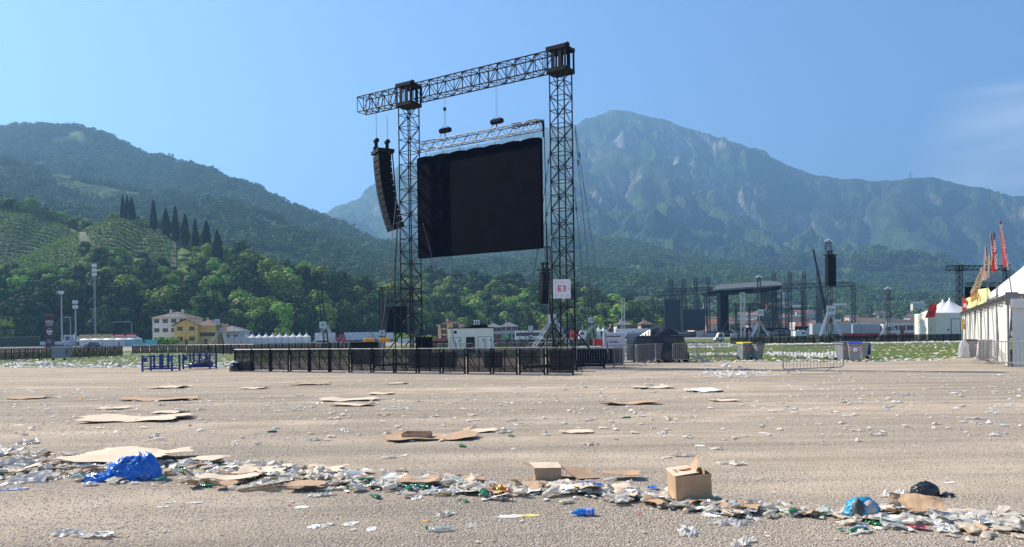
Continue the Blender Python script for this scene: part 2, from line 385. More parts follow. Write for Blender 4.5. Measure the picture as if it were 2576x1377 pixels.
# the flat valley floor, one sheet to the horizon, and the sheets laid on it
def ground_mat():
    m = bpy.data.materials.new('gravel'); m.use_nodes = True; t = m.node_tree; N = t.nodes; L = t.links
    p = N['Principled BSDF']; p.inputs['Roughness'].default_value = .95; p.inputs['Specular IOR Level'].default_value = .1
    geo = N.new('ShaderNodeNewGeometry'); P = geo.outputs['Position']
    def noise(sc, det=5, rough=.5, scl=None, dist=0):
        n = N.new('ShaderNodeTexNoise'); n.inputs['Scale'].default_value = sc; n.inputs['Detail'].default_value = det; n.inputs['Roughness'].default_value = rough; n.inputs['Distortion'].default_value = dist
        if scl:
            mp = N.new('ShaderNodeMapping'); mp.inputs['Scale'].default_value = scl; mp.inputs['Rotation'].default_value = (0, 0, R(8)); L.new(P, mp.inputs[0]); L.new(mp.outputs[0], n.inputs[0])
        else: L.new(P, n.inputs[0])
        return n.outputs[0]
    def ramp(s, *st):
        r = N.new('ShaderNodeValToRGB'); el = r.color_ramp.elements
        while len(el) < len(st): el.new(.5)
        for e, (q, c) in zip(el, st): e.position = q; e.color = (*c, 1)
        L.new(s, r.inputs[0]); return r.outputs[0]
    def mix(f, a, b, bt='MIX'):
        x = N.new('ShaderNodeMix'); x.data_type = 'RGBA'; x.blend_type = bt
        if isinstance(f, float): x.inputs[0].default_value = f
        else: L.new(f, x.inputs[0])
        for s_, k in ((a, 6), (b, 7)):
            if isinstance(s_, tuple): x.inputs[k].default_value = (*s_, 1)
            else: L.new(s_, x.inputs[k])
        return x.outputs[2]
    vor = N.new('ShaderNodeTexVoronoi'); vor.inputs['Scale'].default_value = 52; L.new(P, vor.inputs[0])
    vor2 = N.new('ShaderNodeTexVoronoi'); vor2.inputs['Scale'].default_value = 85; L.new(P, vor2.inputs[0])
    sepc = N.new('ShaderNodeSeparateColor'); L.new(vor.outputs['Color'], sepc.inputs[0])
    peb = ramp(sepc.outputs[0], (0, (.25, .205, .16)), (.5, (.43, .365, .285)), (.85, (.53, .465, .375)), (1, (.72, .65, .55)))
    sepd = N.new('ShaderNodeSeparateColor'); L.new(vor2.outputs['Color'], sepd.inputs[0])
    peb2 = ramp(sepd.outputs[1], (0, (.30, .25, .195)), (.6, (.46, .395, .31)), (1, (.66, .58, .48)))
    peb = mix(.5, peb, peb2)
    dust = ramp(noise(.9, 6), (.35, (.40, .335, .255)), (.65, (.55, .465, .36)))
    track = noise(.42, 5, .6, (.14, 1, 1), .6)
    tr = N.new('ShaderNodeMapRange'); tr.inputs[1].default_value = .44; tr.inputs[2].default_value = .62; L.new(track, tr.inputs[0]); 
    base = mix(tr.outputs[0], peb, dust)
    # greyer compacted ground to the back and left, warm sand to the right
    big = ramp(noise(.05, 3, .5, (1, 1.6, 1)), (.3, (.70, .71, .72)), (.5, (1.0, .98, .95)), (.75, (1.10, 1.06, 1.0)))
    base = mix(1.0, base, big, 'MULTIPLY')
    spk = ramp(noise(14, 4, .7), (.30, (.72, .72, .72)), (.55, (1.04, 1.04, 1.04)))
    base = mix(.8, base, spk, 'MULTIPLY')
    base = mix(.9, base, ramp(noise(1.5, 5, .6, (.045, 1, 1), .25), (.36, (.80, .79, .78)), (.52, (1.0, 1.0, 1.0)), (.70, (1.09, 1.08, 1.06))), 'MULTIPLY')
    sp = N.new('ShaderNodeSeparateXYZ'); L.new(P, sp.inputs[0])
    # beyond the field: pale asphalt and earth
    dy = N.new('ShaderNodeMapRange'); dy.inputs[1].default_value = 150; dy.inputs[2].default_value = 175; L.new(sp.outputs[1], dy.inputs[0])
    lotc = ramp(noise(.03, 4), (.4, (.20, .19, .17)), (.6, (.30, .28, .25)))
    base = mix(dy.outputs[0], base, lotc)
    L.new(base, p.inputs['Base Color'])
    h1 = N.new('ShaderNodeMath'); h1.operation = 'MULTIPLY_ADD'; L.new(vor.outputs['Distance'], h1.inputs[0]); h1.inputs[1].default_value = -.7; L.new(noise(22, 6, .7), h1.inputs[2])
    fade = N.new('ShaderNodeMapRange'); fade.inputs[1].default_value = 0; fade.inputs[2].default_value = 1; fade.inputs[3].default_value = 1; fade.inputs[4].default_value = .5; L.new(tr.outputs[0], fade.inputs[0])
    bp = N.new('ShaderNodeBump'); bp.inputs['Distance'].default_value = .028; L.new(h1.outputs[0], bp.inputs['Height']); L.new(fade.outputs[0], bp.inputs['Strength'])
    L.new(bp.outputs[0], p.inputs['Normal'])
    return m
gmb = MB(); gmb.add([(-9000, -30, 0), (9000, -30, 0), (9000, 9000, 0), (-9000, 9000, 0)], [(0, 1, 2, 3)])
tag(gmb.build('ground', ground_mat()), 'dusty pale gravel ground of the festival field', 'ground', None, 'structure')
# relief close to the camera: real low bumps, kept a little above the sheet
def sheet(name, xs, ys, zf, mt, label, cat='ground', mask=None):
    X, Y = np.meshgrid(xs, ys); Z = zf(X, Y); nc = len(xs)
    vs = np.stack([X, Y, Z], -1).reshape(-1, 3)
    fs = []
    for j in range(len(ys)-1):
        for i in range(nc-1):
            if mask is None or mask((X[j, i]+X[j+1, i+1])/2, (Y[j, i]+Y[j+1, i+1])/2):
                fs.append((j*nc+i, j*nc+i+1, (j+1)*nc+i+1, (j+1)*nc+i))
    o = mesh_obj(name, vs, fs, mt, None, True)
    return tag(o, label, cat, None, 'structure')
# grass: front edge follows the picture, uneven
_ge = [(-900, 60), (0, 51), (350, 47), (580, 45.5), (700, 58), (1000, 60), (1400, 58), (1640, 48), (1700, 44.5), (2100, 41.5), (2350, 42), (2420, 46), (3300, 60)]
def g_front(u): return np.interp(u, [a for a, _ in _ge], [b for _, b in _ge])
_gb = [(-900, 150), (0, 128), (600, 150), (1500, 185), (1800, 260), (2576, 200), (3300, 200)]
def g_back(u): return np.interp(u, [a for a, _ in _gb], [b for _, b in _gb])
us = np.linspace(-900, 3300, 420); rows = 26
gv = []; gf = []
for j in range(rows):
    for i, u in enumerate(us):
        f0 = g_front(u)+1.6*(float(fbm(np.array(u/40.), np.array(1.3), 4, 3))-.5)+float(vnoise(np.array(u/7.), np.array(3.), 8))*.6
        D = f0+(g_back(u)-f0)*(j/(rows-1))**1.5
        gv.append(((u-CX)/F*D, D, .006))
for j in range(rows-1):
    for i in range(len(us)-1):
        a = j*len(us)+i; gf.append((a, a+1, a+1+len(us), a+len(us)))
def grass_mat():
    m = bpy.data.materials.new('grass'); m.use_nodes = True; t = m.node_tree; N = t.nodes; L = t.links
    p = N['Principled BSDF']; p.inputs['Roughness'].default_value = .9; p.inputs['Specular IOR Level'].default_value = .1
    geo = N.new('ShaderNodeNewGeometry'); P = geo.outputs['Position']
    n = N.new('ShaderNodeTexNoise'); n.inputs['Scale'].default_value = .35; n.inputs['Detail'].default_value = 8; n.inputs['Roughness'].default_value = .65; L.new(P, n.inputs[0])
    r = N.new('ShaderNodeValToRGB'); e = r.color_ramp.elements
    e[0].position = .33; e[0].color = (.07, .11, .028, 1); e[1].position = .75; e[1].color = (.27, .22, .12, 1)
    k = e.new(.56); k.color = (.12, .155, .04, 1); L.new(n.outputs[0], r.inputs[0])
    L.new(r.outputs[0], p.inputs['Base Color'])
    n2 = N.new('ShaderNodeTexNoise'); n2.inputs['Scale'].default_value = 9; n2.inputs['Detail'].default_value = 4; L.new(P, n2.inputs[0])
    b = N.new('ShaderNodeBump'); b.inputs['Distance'].default_value = .12; L.new(n2.outputs[0], b.inputs['Height']); L.new(b.outputs[0], p.inputs['Normal'])
    return m
MG = grass_mat()
tag(mesh_obj('grass_field', gv, gf, MG), 'trodden green grass field covered in litter', 'grass', None, 'structure')
# ================================================================ trees
ML1 = mat('leaves_bright', (.20, .29, .04), .75, var=.35, vs=.6, transl=.07, spec=.2, rnd=.35)
ML2 = mat('leaves_dark', (.045, .088, .022), .8, var=.35, vs=.6, transl=.05, spec=.1, rnd=.3)  # dark green leaves; on the lower front trees they stand in for shade
MLC = mat('cypress_leaves', (.012, .028, .012), .9, var=.35, vs=1.5, spec=.1)
MTR = mat('bark', (.10, .075, .05), .9, var=.3, vs=3, bump=.05, bs=5)
def crown_data(rng, rad, hgt, nclump, nleaf, leaf, base=0.25):
    """leaf-sized faces on many clumps spread through an uneven crown"""
    V = []; Fc = []
    cl = []
    for k in range(nclump):
        a = rng.uniform(0, 2*math.pi); q = rng.uniform(-.85, 1); rr = math.sqrt(max(0, 1-q*q))*rng.uniform(.55, .98)
        cl.append((Vector((rad*rr*math.cos(a), rad*rr*math.sin(a), hgt*(base+.5*(1-base)*(1+q*.92)))), rad*rng.uniform(.28, .5)))
    for c, cr_ in cl:
        for i in range(nleaf):
            d = Vector((rng.gauss(0, 1), rng.gauss(0, 1), rng.gauss(0, 1)+.25)).normalized()
            p = c+Vector((d.x*cr_, d.y*cr_, d.z*cr_*.75))*rng.uniform(.8, 1.08)
            nrm = (d+Vector((rng.gauss(0, .2), rng.gauss(0, .2), rng.gauss(0, .2)))).normalized()
            t1 = nrm.orthogonal().normalized(); t1.rotate(Matrix.Rotation(rng.uniform(0, 6.28), 3, nrm)); t2 = nrm.cross(t1)
            s_ = leaf*rng.uniform(.6, 1.3); n = len(V)
            V += [p+t1*s_, p+t2*s_*.55, p-t1*s_*.9, p-t2*s_*.6]; Fc.append((n, n+1, n+2, n+3))
    return V, Fc
def trunk_mb(rng, h, r):
    m = MB(); p = Vector((0, 0, -.5)); pts = [p]
    for k in range(4):
        p = p+Vector((rng.uniform(-.1, .1)*h*.1, rng.uniform(-.1, .1)*h*.1, h*.2)); pts.append(p)
    for k in range(4): m.tube(pts[k], pts[k+1], r*(1-k*.2), 7, r*(.8-k*.2))
    for k in range(6):
        b = pts[2+k % 3]; a = rng.uniform(0, 6.28); m.tube(b, b+Vector((math.cos(a)*h*.22, math.sin(a)*h*.22, h*rng.uniform(.12, .3))), r*.4, 5, r*.12)
    return m
rng = random.Random(4)
TREES = []
for k in range(5):
    r = thing('broadleaf_tree', 'x', 'tree')
    V, Fc = crown_data(rng, 4.2+rng.uniform(-.4, .6), 11+rng.uniform(-1, 1.5), 30, 44, .62, .15)
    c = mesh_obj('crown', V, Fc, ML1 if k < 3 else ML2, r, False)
    trunk_mb(rng, 9, .28).build('trunk', MTR, r)
    TREES.append(r)
def polar_points(n, d0, d1, u0=-300, u1=2850, seed=1):
    g = np.random.default_rng(seed)
    u = g.uniform(u0, u1, n); q = g.uniform(0, 1, n)
    D = np.sqrt(d0*d0+(d1*d1-d0*d0)*q)
    X = (u-CX)/F*D
    z, el = sample_h(X, D)
    return u, X, D, z, el
def in_vines(u, D, X):
    a = (u < 212) & (D > 392) & (D < 514)
    b = (u > 205) & (u < 450) & (D > 428) & (D < 492)
    b = b | ((u > 372) & (u < 490) & (D > 418) & (D < 492))
    return a | b | ((u > 1760) & (u < 2440) & (D > 400) & (D < 1000) & (np.random.default_rng(3).uniform(0, 1, len(u)) < .93))
u, X, D, Z, E = polar_points(26000, 322, 640, seed=2)
ok = (Z > 1.2) & ~in_vines(u, D, X) & ((Z+11-EYE)/D > E-.004)
P = np.stack([X, D, Z, u], -1)[ok]
# thin to a natural spacing
cell = {}; keep = []
for i, (x, y, z, uu) in enumerate(P):
    c = (int(x//6.6), int(y//6.6))
    if c in cell: continue
    cell[c] = 1; keep.append(i)
P = P[keep]
# the trees that show largest are things of their own: front rows first
order = np.argsort(P[:, 1]+np.where(P[:, 3] < 1100, 0, 60)+np.where((P[:, 3] < -40) | (P[:, 3] > 2620), 900, 0))
ind = order[:230]; rest = order[230:]
first = [True]*5
GRP = {0: ('leafy tree in the dense wood at the foot of the left hill', 'trees in the wood at the foot of the left hill'),
       1: ('leafy tree in the wood behind the left truss tower and the long row of tents', 'trees in the wood behind the tents'),
       2: ('leafy tree on the low hill behind the screen and the stage', 'trees on the low hill behind the field')}
for i in ind:
    x, y, z, uu = P[i]; k = rng.randrange(5) if uu < 700 else rng.choice((1, 3, 4, 3, 4))
    zone = 0 if uu < 560 else (1 if uu < 1100 else 2)
    s = rng.uniform(.7, 1.4) if y < 375 or uu > 600 else rng.uniform(.6, 1.0)
    if y < 362 and uu < 1100 and rng.random() < .8: k = rng.choice((3, 4))  # lower front trees mostly take dark leaves: hillside shade put into leaf colour
    if first[k]:
        t_ = TREES[k]; first[k] = False
        t_.location = (x, y, z-.4); t_.rotation_euler = (0, 0, rng.uniform(0, 6.28)); t_.scale = (s, s, s*rng.uniform(.85, 1.15))
    else: t_ = dup(TREES[k], (x, y, z-.4), rng.uniform(0, 6.28), scale=(s, s, s*rng.uniform(.85, 1.15)))
    t_['label'] = GRP[zone][0]; t_['group'] = GRP[zone][1]
def scatter(name, pts, scl, sources, label, cat, seed=0, squash=.9):
    n = len(pts)
    me = bpy.data.meshes.new(name); me.vertices.add(n); me.vertices.foreach_set('co', np.asarray(pts, dtype=np.float32).ravel())
    g = np.random.default_rng(seed)
    at = me.attributes.new('scl', 'FLOAT_VECTOR', 'POINT'); sv = np.stack([scl, scl, scl*squash*g.uniform(.8, 1.2, n)], -1).astype(np.float32); at.data.foreach_set('vector', sv.ravel())
    ar = me.attributes.new('rot', 'FLOAT_VECTOR', 'POINT'); rv = np.stack([g.uniform(-.12, .12, n), g.uniform(-.12, .12, n), g.uniform(0, 6.28, n)], -1).astype(np.float32); ar.data.foreach_set('vector', rv.ravel())
    o = bpy.data.objects.new(name, me); COL.objects.link(o); tag(o, label, cat, None, 'stuff')
    ng = bpy.data.node_groups.new(name+'_nodes', 'GeometryNodeTree')
    ng.interface.new_socket('Geometry', in_out='INPUT', socket_type='NodeSocketGeometry'); ng.interface.new_socket('Geometry', in_out='OUTPUT', socket_type='NodeSocketGeometry')
    N = ng.nodes; L = ng.links
    gi = N.new('NodeGroupInput'); go = N.new('NodeGroupOutput'); ip = N.new('GeometryNodeInstanceOnPoints')
    m2p = N.new('GeometryNodeMeshToPoints'); L.new(gi.outputs[0], m2p.inputs[0])
    L.new(m2p.outputs[0], ip.inputs['Points'])
    jn = N.new('GeometryNodeJoinGeometry')
    for s_ in sources[::-1]:
        oi = N.new('GeometryNodeObjectInfo'); oi.inputs['Object'].default_value = s_; oi.transform_space = 'ORIGINAL'; oi.inputs['As Instance'].default_value = True
        L.new(oi.outputs['Geometry'], jn.inputs[0])
    L.new(jn.outputs[0], ip.inputs['Instance']); ip.inputs['Pick Instance'].default_value = True
    for nm, sk in (('scl', 'Scale'), ('rot', 'Rotation')):
        na = N.new('GeometryNodeInputNamedAttribute'); na.data_type = 'FLOAT_VECTOR'; na.inputs['Name'].default_value = nm
        L.new(na.outputs[0], ip.inputs[sk])
    L.new(ip.outputs[0], go.inputs[0])
    md = o.modifiers.new('scatter', 'NODES'); md.node_group = ng
    return o
crowns = [[c for c in t_.children if c.name.startswith('crown')][0] for t_ in TREES]
g_ = np.random.default_rng(5)
Pr = P[rest]
left = Pr[:, 3] < 600
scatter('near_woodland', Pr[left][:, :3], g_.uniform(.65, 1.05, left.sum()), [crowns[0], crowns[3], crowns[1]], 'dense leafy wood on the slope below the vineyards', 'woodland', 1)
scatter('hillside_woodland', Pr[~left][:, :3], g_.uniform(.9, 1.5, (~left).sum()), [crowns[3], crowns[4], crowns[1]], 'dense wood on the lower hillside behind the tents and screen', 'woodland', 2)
# low-detail trees for the far slopes, two of them standing alone beside the vineyards
SMALL = []
for k, (uu, dd) in enumerate(((195, 515), (455, 470), (585, 440))):
    r = thing('hillside_tree', ('lone small tree at the top edge of the left vineyard', 'small bushy tree on the right side of the vineyard knoll', 'small tree beyond the rightmost cypress')[k], 'tree')
    V, Fc = crown_data(rng, 4.4, 9.5, 12, 13, 1.15, .1); mesh_obj('crown', V, Fc, mat('leaves_hill', (.09, .15, .035), .8, var=.35, vs=.6, transl=.05, spec=.1, rnd=.3), r)
    p = GX(uu, dd); r.location = (p.x, dd, ground_z(p.x, dd)-.3); trunk_mb(rng, 6, .25).build('trunk', MTR, r); SMALL.append(r)
sc_small = [[c for c in t_.children if c.name.startswith('crown')][0] for t_ in SMALL]
u, X, D, Z, E = polar_points(70000, 600, 2500, seed=8)
den = fbm(X/90, D/90, 3, 55)
ok = (Z > 3) & ((Z+9-EYE)/D > E-.002) & (den > .36) & ~in_vines(u, D, X)
pts = np.stack([X, D, Z-.5], -1)[ok]; sc_ = g_.uniform(.75, 1.5, ok.sum())*(1+(D[ok]-600)/4200)
scatter('hill_forest', pts, sc_, sc_small, 'continuous forest covering the middle hills', 'woodland', 3, .85)
print('forest', len(P), len(rest), ok.sum())
# cypresses on the knoll
def cypress(uu, vt, vb, wpx, D, label, fork=0):
    H = (vb-vt)/F*D; Wd = wpx/F*D
    p = GX(uu, D); zb = W(uu, vb, D).z
    r = thing('cypress_tree', label, 'tree', (p.x+(vb-847)/F*0, D, zb), 0, 'cypresses along the knoll')
    r.location.x = W(uu, (vt+vb)/2, D).x
    V = []; Fc = []
    n = 1500
    for i in range(n):
        q = rng.random()**.8; zz = .04+q*.96
        prof = (math.sin(min(1, (1-zz)*1.25+.02)*math.pi/2)**.8)*(min(1, .55+zz*2.2))
        a = rng.uniform(0, 6.28); rr = Wd/2*prof*(rng.uniform(.75, 1.05)+.08*math.sin(a*3+zz*9))
        c = Vector((rr*math.cos(a)+fork*math.sin(zz*9)*.3, rr*math.sin(a), zz*H))
        d = Vector((math.cos(a), math.sin(a), .5)); s_ = rng.uniform(.35, .7)
        t1 = Vector((rng.gauss(0, .25), rng.gauss(0, .25), 1)).normalized(); t2 = d.cross(t1).normalized()
        k = len(V); V += [c+t1*s_*1.3, c+t2*s_*.5, c-t1*s_, c-t2*s_*.5]; Fc.append((k, k+1, k+2, k+3))
    mesh_obj('crown', V, Fc, MLC, r)
    m = MB(); m.tube((0, 0, -3), (0, 0, H*.6), .3, 6, .1); 
    nn = 8
    m.build('trunk', MTR, r)
    core = MB(); core.lathe([(Wd*.3, H*.05), (Wd*.36, H*.3), (Wd*.28, H*.6), (Wd*.12, H*.85), (.02, H*.98)], 9); core.build('inner_foliage', MLC, r)
for a in ((309, 492, 561, 13, 482, 'leftmost thin cypress of the close trio on top of the knoll', 0),
          (320, 494, 561, 15, 480, 'middle cypress of the close trio on top of the knoll', 0),
          (331, 497, 562, 19, 478, 'widest cypress, right end of the close trio on top of the knoll', 0),
          (386, 506, 582, 18, 472, 'tall cypress standing alone right of the trio', 0),
          (417, 526, 597, 24, 466, 'broad cypress second right of the trio', 0),
          (441, 521, 607, 19, 462, 'slender tall cypress third right of the trio', 0),
          (465, 541, 617, 24, 458, 'cypress with a notch in its right side, middle of the slope', 1),
          (491, 551, 630, 17, 452, 'narrow cypress between the notched one and the forked one', 0),
          (519, 557, 635, 26, 446, 'broad forked cypress, last but one down the slope', .6),
          (547, 582, 650, 25, 440, 'lowest cypress at the right end of the row', 0)): cypress(*a)
# vineyards: rows of vines following the slope
MV = mat('vine_leaves', (.16, .26, .05), .8, var=.3, vs=.8, transl=.25, spec=.1)
MVS = mat('vineyard_soil', (.05, .075, .025), .95, var=.2, vs=.5, col2=(.10, .105, .045))
def vineyard(name, rows_, label):
    V = []; Fc = []
    for (u0, u1, d) in rows_:
        n = int((u1-u0)/F*d/1.1)
        for i in range(n):
            uu = u0+(u1-u0)*i/max(1, n-1); x = (uu-CX)/F*d+rng.uniform(-.15, .15); dd = d+2.5*math.sin(uu*.03)
            z = ground_z(x, dd)
            for j in range(6):
                c = Vector((x+rng.uniform(-.7, .7), dd+rng.uniform(-.4, .4), z+rng.uniform(.5, 1.9))); s_ = rng.uniform(.45, .75)
                nm = Vector((rng.gauss(0, 1), rng.gauss(0, 1)-.4, rng.gauss(0, .8)+.5)).normalized(); t1 = nm.orthogonal().normalized(); t2 = nm.cross(t1); k = len(V)
                V += [c+t1*s_, c+t2*s_, c-t1*s_, c-t2*s_]; Fc.append((k, k+1, k+2, k+3))
    tag(mesh_obj(name, V, Fc, MV), label, 'vineyard', None, 'stuff')
vineyard('vineyard_rows', [(-320, 200-max(0, (d-490))*1.5, d) for d in np.arange(392, 520, 4.4)], 'rows of green vines on the sunlit slope at the left edge')
vineyard('knoll_vines', [(212+abs(d-470)*.6, 430-max(0, d-455)*1.5, d) for d in np.arange(424, 489, 4.6)], 'terraced rows of vines round the cypress knoll')
def patch(name, u0, u1, d0, d1, mt, label, lift=.5):
    us_ = np.linspace(u0, u1, 60); ds = np.linspace(d0, d1, 40); V = []; Fc = []
    for d in ds:
        for uu in us_:
            x = (uu-CX)/F*d; V.append((x, d, ground_z(x, d)+lift))
    for j in range(39):
        for i in range(59):
            a = j*60+i; Fc.append((a, a+1, a+61, a+60))
    tag(mesh_obj(name, V, Fc, mt, None, True), label, 'ground', None, 'structure')
patch('vineyard_ground', -330, 212, 390, 522, MVS, 'grassy soil under the left vineyard', .35)
patch('knoll_ground', 206, 446, 428, 489, MVS, 'bare terraced soil of the knoll', .35)
# ---------------------------------------------------------------- air
hzm = bpy.data.materials.new('haze'); hzm.use_nodes = True; t = hzm.node_tree; t.nodes.clear()
pv = t.nodes.new('ShaderNodeVolumePrincipled'); pv.inputs['Color'].default_value = (.30, .60, 1.0, 1); pv.inputs['Density'].default_value = .0002; pv.inputs['Anisotropy'].default_value = .3
om = t.nodes.new('ShaderNodeOutputMaterial'); t.links.new(pv.outputs[0], om.inputs['Volume'])
hb = MB(); hb.box(-8500, 8500, -28, 8500, -6, 1650); ho = hb.build('haze', hzm); tag(ho, 'pale blue summer haze hanging over the valley', 'haze', None, 'stuff')
# ================================================================ large structures on the field
BLK = mat('black_metal', (.006, .0075, .013), .55, 0, var=.25, vs=3, spec=.18)
BLK2 = mat('black_paint', (.007, .0085, .014), .6, 0, var=.3, vs=2, spec=.2)
BLKF = mat('black_cloth', (.003, .005, .011), .85, 0, var=.3, vs=1.2, spec=.08)
STEEL = mat('galvanised_steel', (.25, .255, .26), .5, .5, var=.2, vs=4, spec=.5)
ALU = mat('aluminium', (.60, .61, .62), .35, .85, var=.15, vs=3)
WIRE = mat('wire_rope', (.10, .11, .12), .5, .6)
WHITE = mat('white_plastic_sheet', (.74, .74, .76), .5, var=.05, vs=3)
REDT = mat('red_print', (.55, .02, .03), .6, var=.08)
BLKT = mat('black_print', (.02, .02, .025), .6, var=.08)
WHT = mat('white_print', (.78, .77, .74), .6, var=.05)
CREAM = mat('cream_panel', (.78, .73, .60), .5, var=.06, vs=1.2)
DKG = mat('dark_grey_paint', (.06, .065, .07), .55, var=.2)
GREYP = mat('grey_paint', (.30, .315, .33), .5, var=.1)
def text_part(txt, size, mt, parent, loc, rot, name='lettering', ex=.004, label=None):
    cu = bpy.data.curves.new('t', 'FONT'); cu.body = txt; cu.size = size; cu.extrude = ex; cu.align_x = 'CENTER'; cu.align_y = 'CENTER'; cu.resolution_u = 3; cu.space_character = 1.12
    cu.offset = size*.012
    to = bpy.data.objects.new('t', cu); COL.objects.link(to)
    dg = bpy.context.evaluated_depsgraph_get(); me = bpy.data.meshes.new_from_object(to.evaluated_get(dg))
    bpy.data.objects.remove(to); bpy.data.curves.remove(cu)
    me.materials.clear(); me.materials.append(mt); me.name = name
    o = bpy.data.objects.new(name, me); COL.objects.link(o); o.parent = parent; o.location = loc; o.rotation_euler = rot
    if label: o['label'] = label
    return o
# ---- the big truss gantry in the middle
GL = Vector((-5.45, 42.07, 0)); GR = Vector((2.49, 37.0, 0))
gdir = (GR-GL); GW = gdir.length; GRZ = math.atan2(gdir.y, gdir.x)
def gantry(name, label, loc, rz, Wd, H, over, tw=.78, bh=.84, detail=True, group=None):
    r = thing(name, label, 'truss gantry', loc, rz, group)
    rc, rd = (.036, .021) if detail else (.06, .035)
    bz = H-.55
    for x in (0, Wd):
        m = MB(); m.truss((x, 0, .25), (x, 0, H-1.0), tw, tw, int((H-1.2)/.66), rc, rd, up=(0, 1, 0)); m.build('tower_truss', BLK, r)
        m = MB()
        for s_ in (-1, 1):
            m.box(x-.54, x+.54, -.48 if s_ < 0 else .36, -.36 if s_ < 0 else .48, H-.16, H+.02)
        m.box(x-.54, x+.54, -.355, .355, H-.12, H-.02); m.box(x-.52, x+.52, -.48, .48, H-1.2, H-1.02)
        for dx in (-.51, -.26, .12, .44):
            for y in (-.46, .40): m.box(x+dx, x+dx+(.08 if abs(dx) > .4 else .17), y, y+.06, H-1.02, H-.14)
        m.box(x-.60, x-.53, -.3, .3, H-1.18, H-1.04); m.box(x+.545, x+.64, -.45, -.25, H-.12, H+.06); m.box(x+.545, x+.64, -.45, -.25, H-1.2, H-1.04)
        m.build('sleeve_block', BLK2, r)
        m = MB(); m.box(x-.7, x+.7, -.7, .7, .1, .25)
        for a in (45, 135, 225, 315):
            c, s_ = math.cos(R(a)), math.sin(R(a)); m.tube((x+c*.5, s_*.5, .18), (x+c*2.0, s_*2.0, .14), .06, 6); m.tube((x+c*2.0, s_*2.0, 0), (x+c*2.0, s_*2.0, .3), .05, 6); m.tube((x+c*1.9, s_*1.9, .16), (x+c*.45, s_*.45, 2.0), .035, 5)
        m.build('tower_base', BLK2, r)
    m = MB()
    m.truss((-over, 0, bz), (-.64, 0, bz), bh*.86, bh, max(3, int(over/.55)), rc, rd)
    m.truss((.64, 0, bz), (Wd-.64, 0, bz), bh*.86, bh, int(Wd/.62), rc, rd)
    m.build('beam_truss', BLK, r)
    return r
gan = gantry('truss_gantry', 'tall black truss gantry carrying a hanging screen in the middle of the field', GL, GRZ, GW, 15.35, 3.45)
def gl(x, y, z):   # gantry local -> world
    c, s_ = math.cos(GRZ), math.sin(GRZ); return Vector((GL.x+x*c-y*s_, GL.y+x*s_+y*c, z))
def ig(p):         # world -> gantry local
    d = Vector(p)-GL; c, s_ = math.cos(GRZ), math.sin(GRZ); return Vector((d.x*c+d.y*s_, -d.x*s_+d.y*c, p[2]))
# guy ropes with turnbuckles, part of the gantry
def guy(a, b, rr=.016):
    m = MB(); a = Vector(a); b = Vector(b); m.tube(a, b, rr, 4); q = a.lerp(b, .93); m.tube(q, a.lerp(b, .97), .045, 5); q = a.lerp(b, .12); m.tube(q, a.lerp(b, .14), .05, 5)
    m.build('guy_rope', WIRE, gan)
for a, b in ((W(1447, 320, 37), W(1532, 905, 34)), (W(1447, 330, 37), W(1500, 885, 41)), (W(1445, 470, 37), W(1483, 890, 38)),
             (W(1390, 330, 37.2), W(1316, 895, 39)), (W(1388, 480, 37.2), W(1300, 880, 44)), (W(1002, 455, 42), W(955, 892, 41)), (W(1003, 560, 42), W(966, 880, 47)),
             (W(1052, 440, 42), W(1118, 885, 45)), (W(1053, 520, 42), W(1150, 885, 38)), (W(1392, 560, 37), W(1373, 880, 33))):
    guy(ig(a), ig(b))
m = MB(); m.path([ig(W(987, 385, 43.5)), ig(W(994, 470, 43.4)), ig(W(1000, 560, 43.2)), ig(W(993, 700, 42.8)), ig(W(995, 880, 42.4))], .035, 6)
m.path([ig(W(1374, 560, 37.4)), ig(W(1378, 700, 37.3)), ig(W(1387, 800, 37.2)), ig(W(1396, 880, 37.1))], .04, 6)
m.path([ig(W(1368, 300, 37.5)), ig(W(1372, 450, 37.5)), ig(W(1374, 560, 37.4))], .02, 6); m.build('cable', BLK2, gan)
# ---- screen
scr = thing('video_screen', 'large black video screen hanging under the central gantry', 'screen', gl(0, 0, 5.87), GRZ)
sx0, sx1 = .60, 8.32
m = MB(); m.box(sx0, sx1, -.12, .1, 0, 5.35, .02); m.build('panel', BLKF, scr)
m = MB(); nb = 7; wd = (sx1-sx0)/nb
for k in range(nb):       # scalloped cloth over the top edge
    x0 = sx0+k*wd; pr = [(x0+.03, 5.2)]+[(x0+.03+(wd-.06)*t/8, 5.36+.05*math.sin(math.pi*t/8)) for t in range(9)]+[(x0+wd-.03, 5.2)]
    m.prism(pr, -.15, .12)
m.build('top_cloth', BLKF, scr)
m = MB()
for k in range(nb):
    x0 = sx0+(k+.5)*wd; m.tube((x0, 0, 5.45), (x0, 0, 5.78), .02, 5); m.tube((x0+.3, 0, 5.4), (x0+.26, 0, 5.62), .012, 4); m.box(x0-.05, x0+.05, -.05, .05, 5.5, 5.6)
m.build('hanging_bracket', ALU, scr)
for k in range(2):
    m = MB(); x = (2.8, 5.9)[k]; m.tube((x, 0, .0), (x, 0, -5.2), .012, 4); m.build('loose_cable', WIRE, scr)
stt = thing('screen_truss', 'silver ladder truss hanging from two hoists directly above the black screen', 'truss', gl(0, 0, 11.63), GRZ)
m = MB(); m.truss((.55, 0, .22), (8.35, 0, .22), .42, .42, 22, .028, .016, horiz=False); m.build('truss', mat('worn_aluminium', (.22, .225, .23), .45, .7, var=.3), stt)
m = MB(); rr = random.Random(2)
for j in range(5):
    pts = [(6.6+i*.22, rr.uniform(-.15, .15), .42+.12*math.sin(i*.8+j)+rr.uniform(0, .05)) for i in range(8)]; m.path(pts, .02, 5)
for j in range(4): m.path([(8.0, 0, .4), (8.3, .1*j, .5), (8.4, .05*j, .1), (8.42, 0, -.4)], .022, 5)
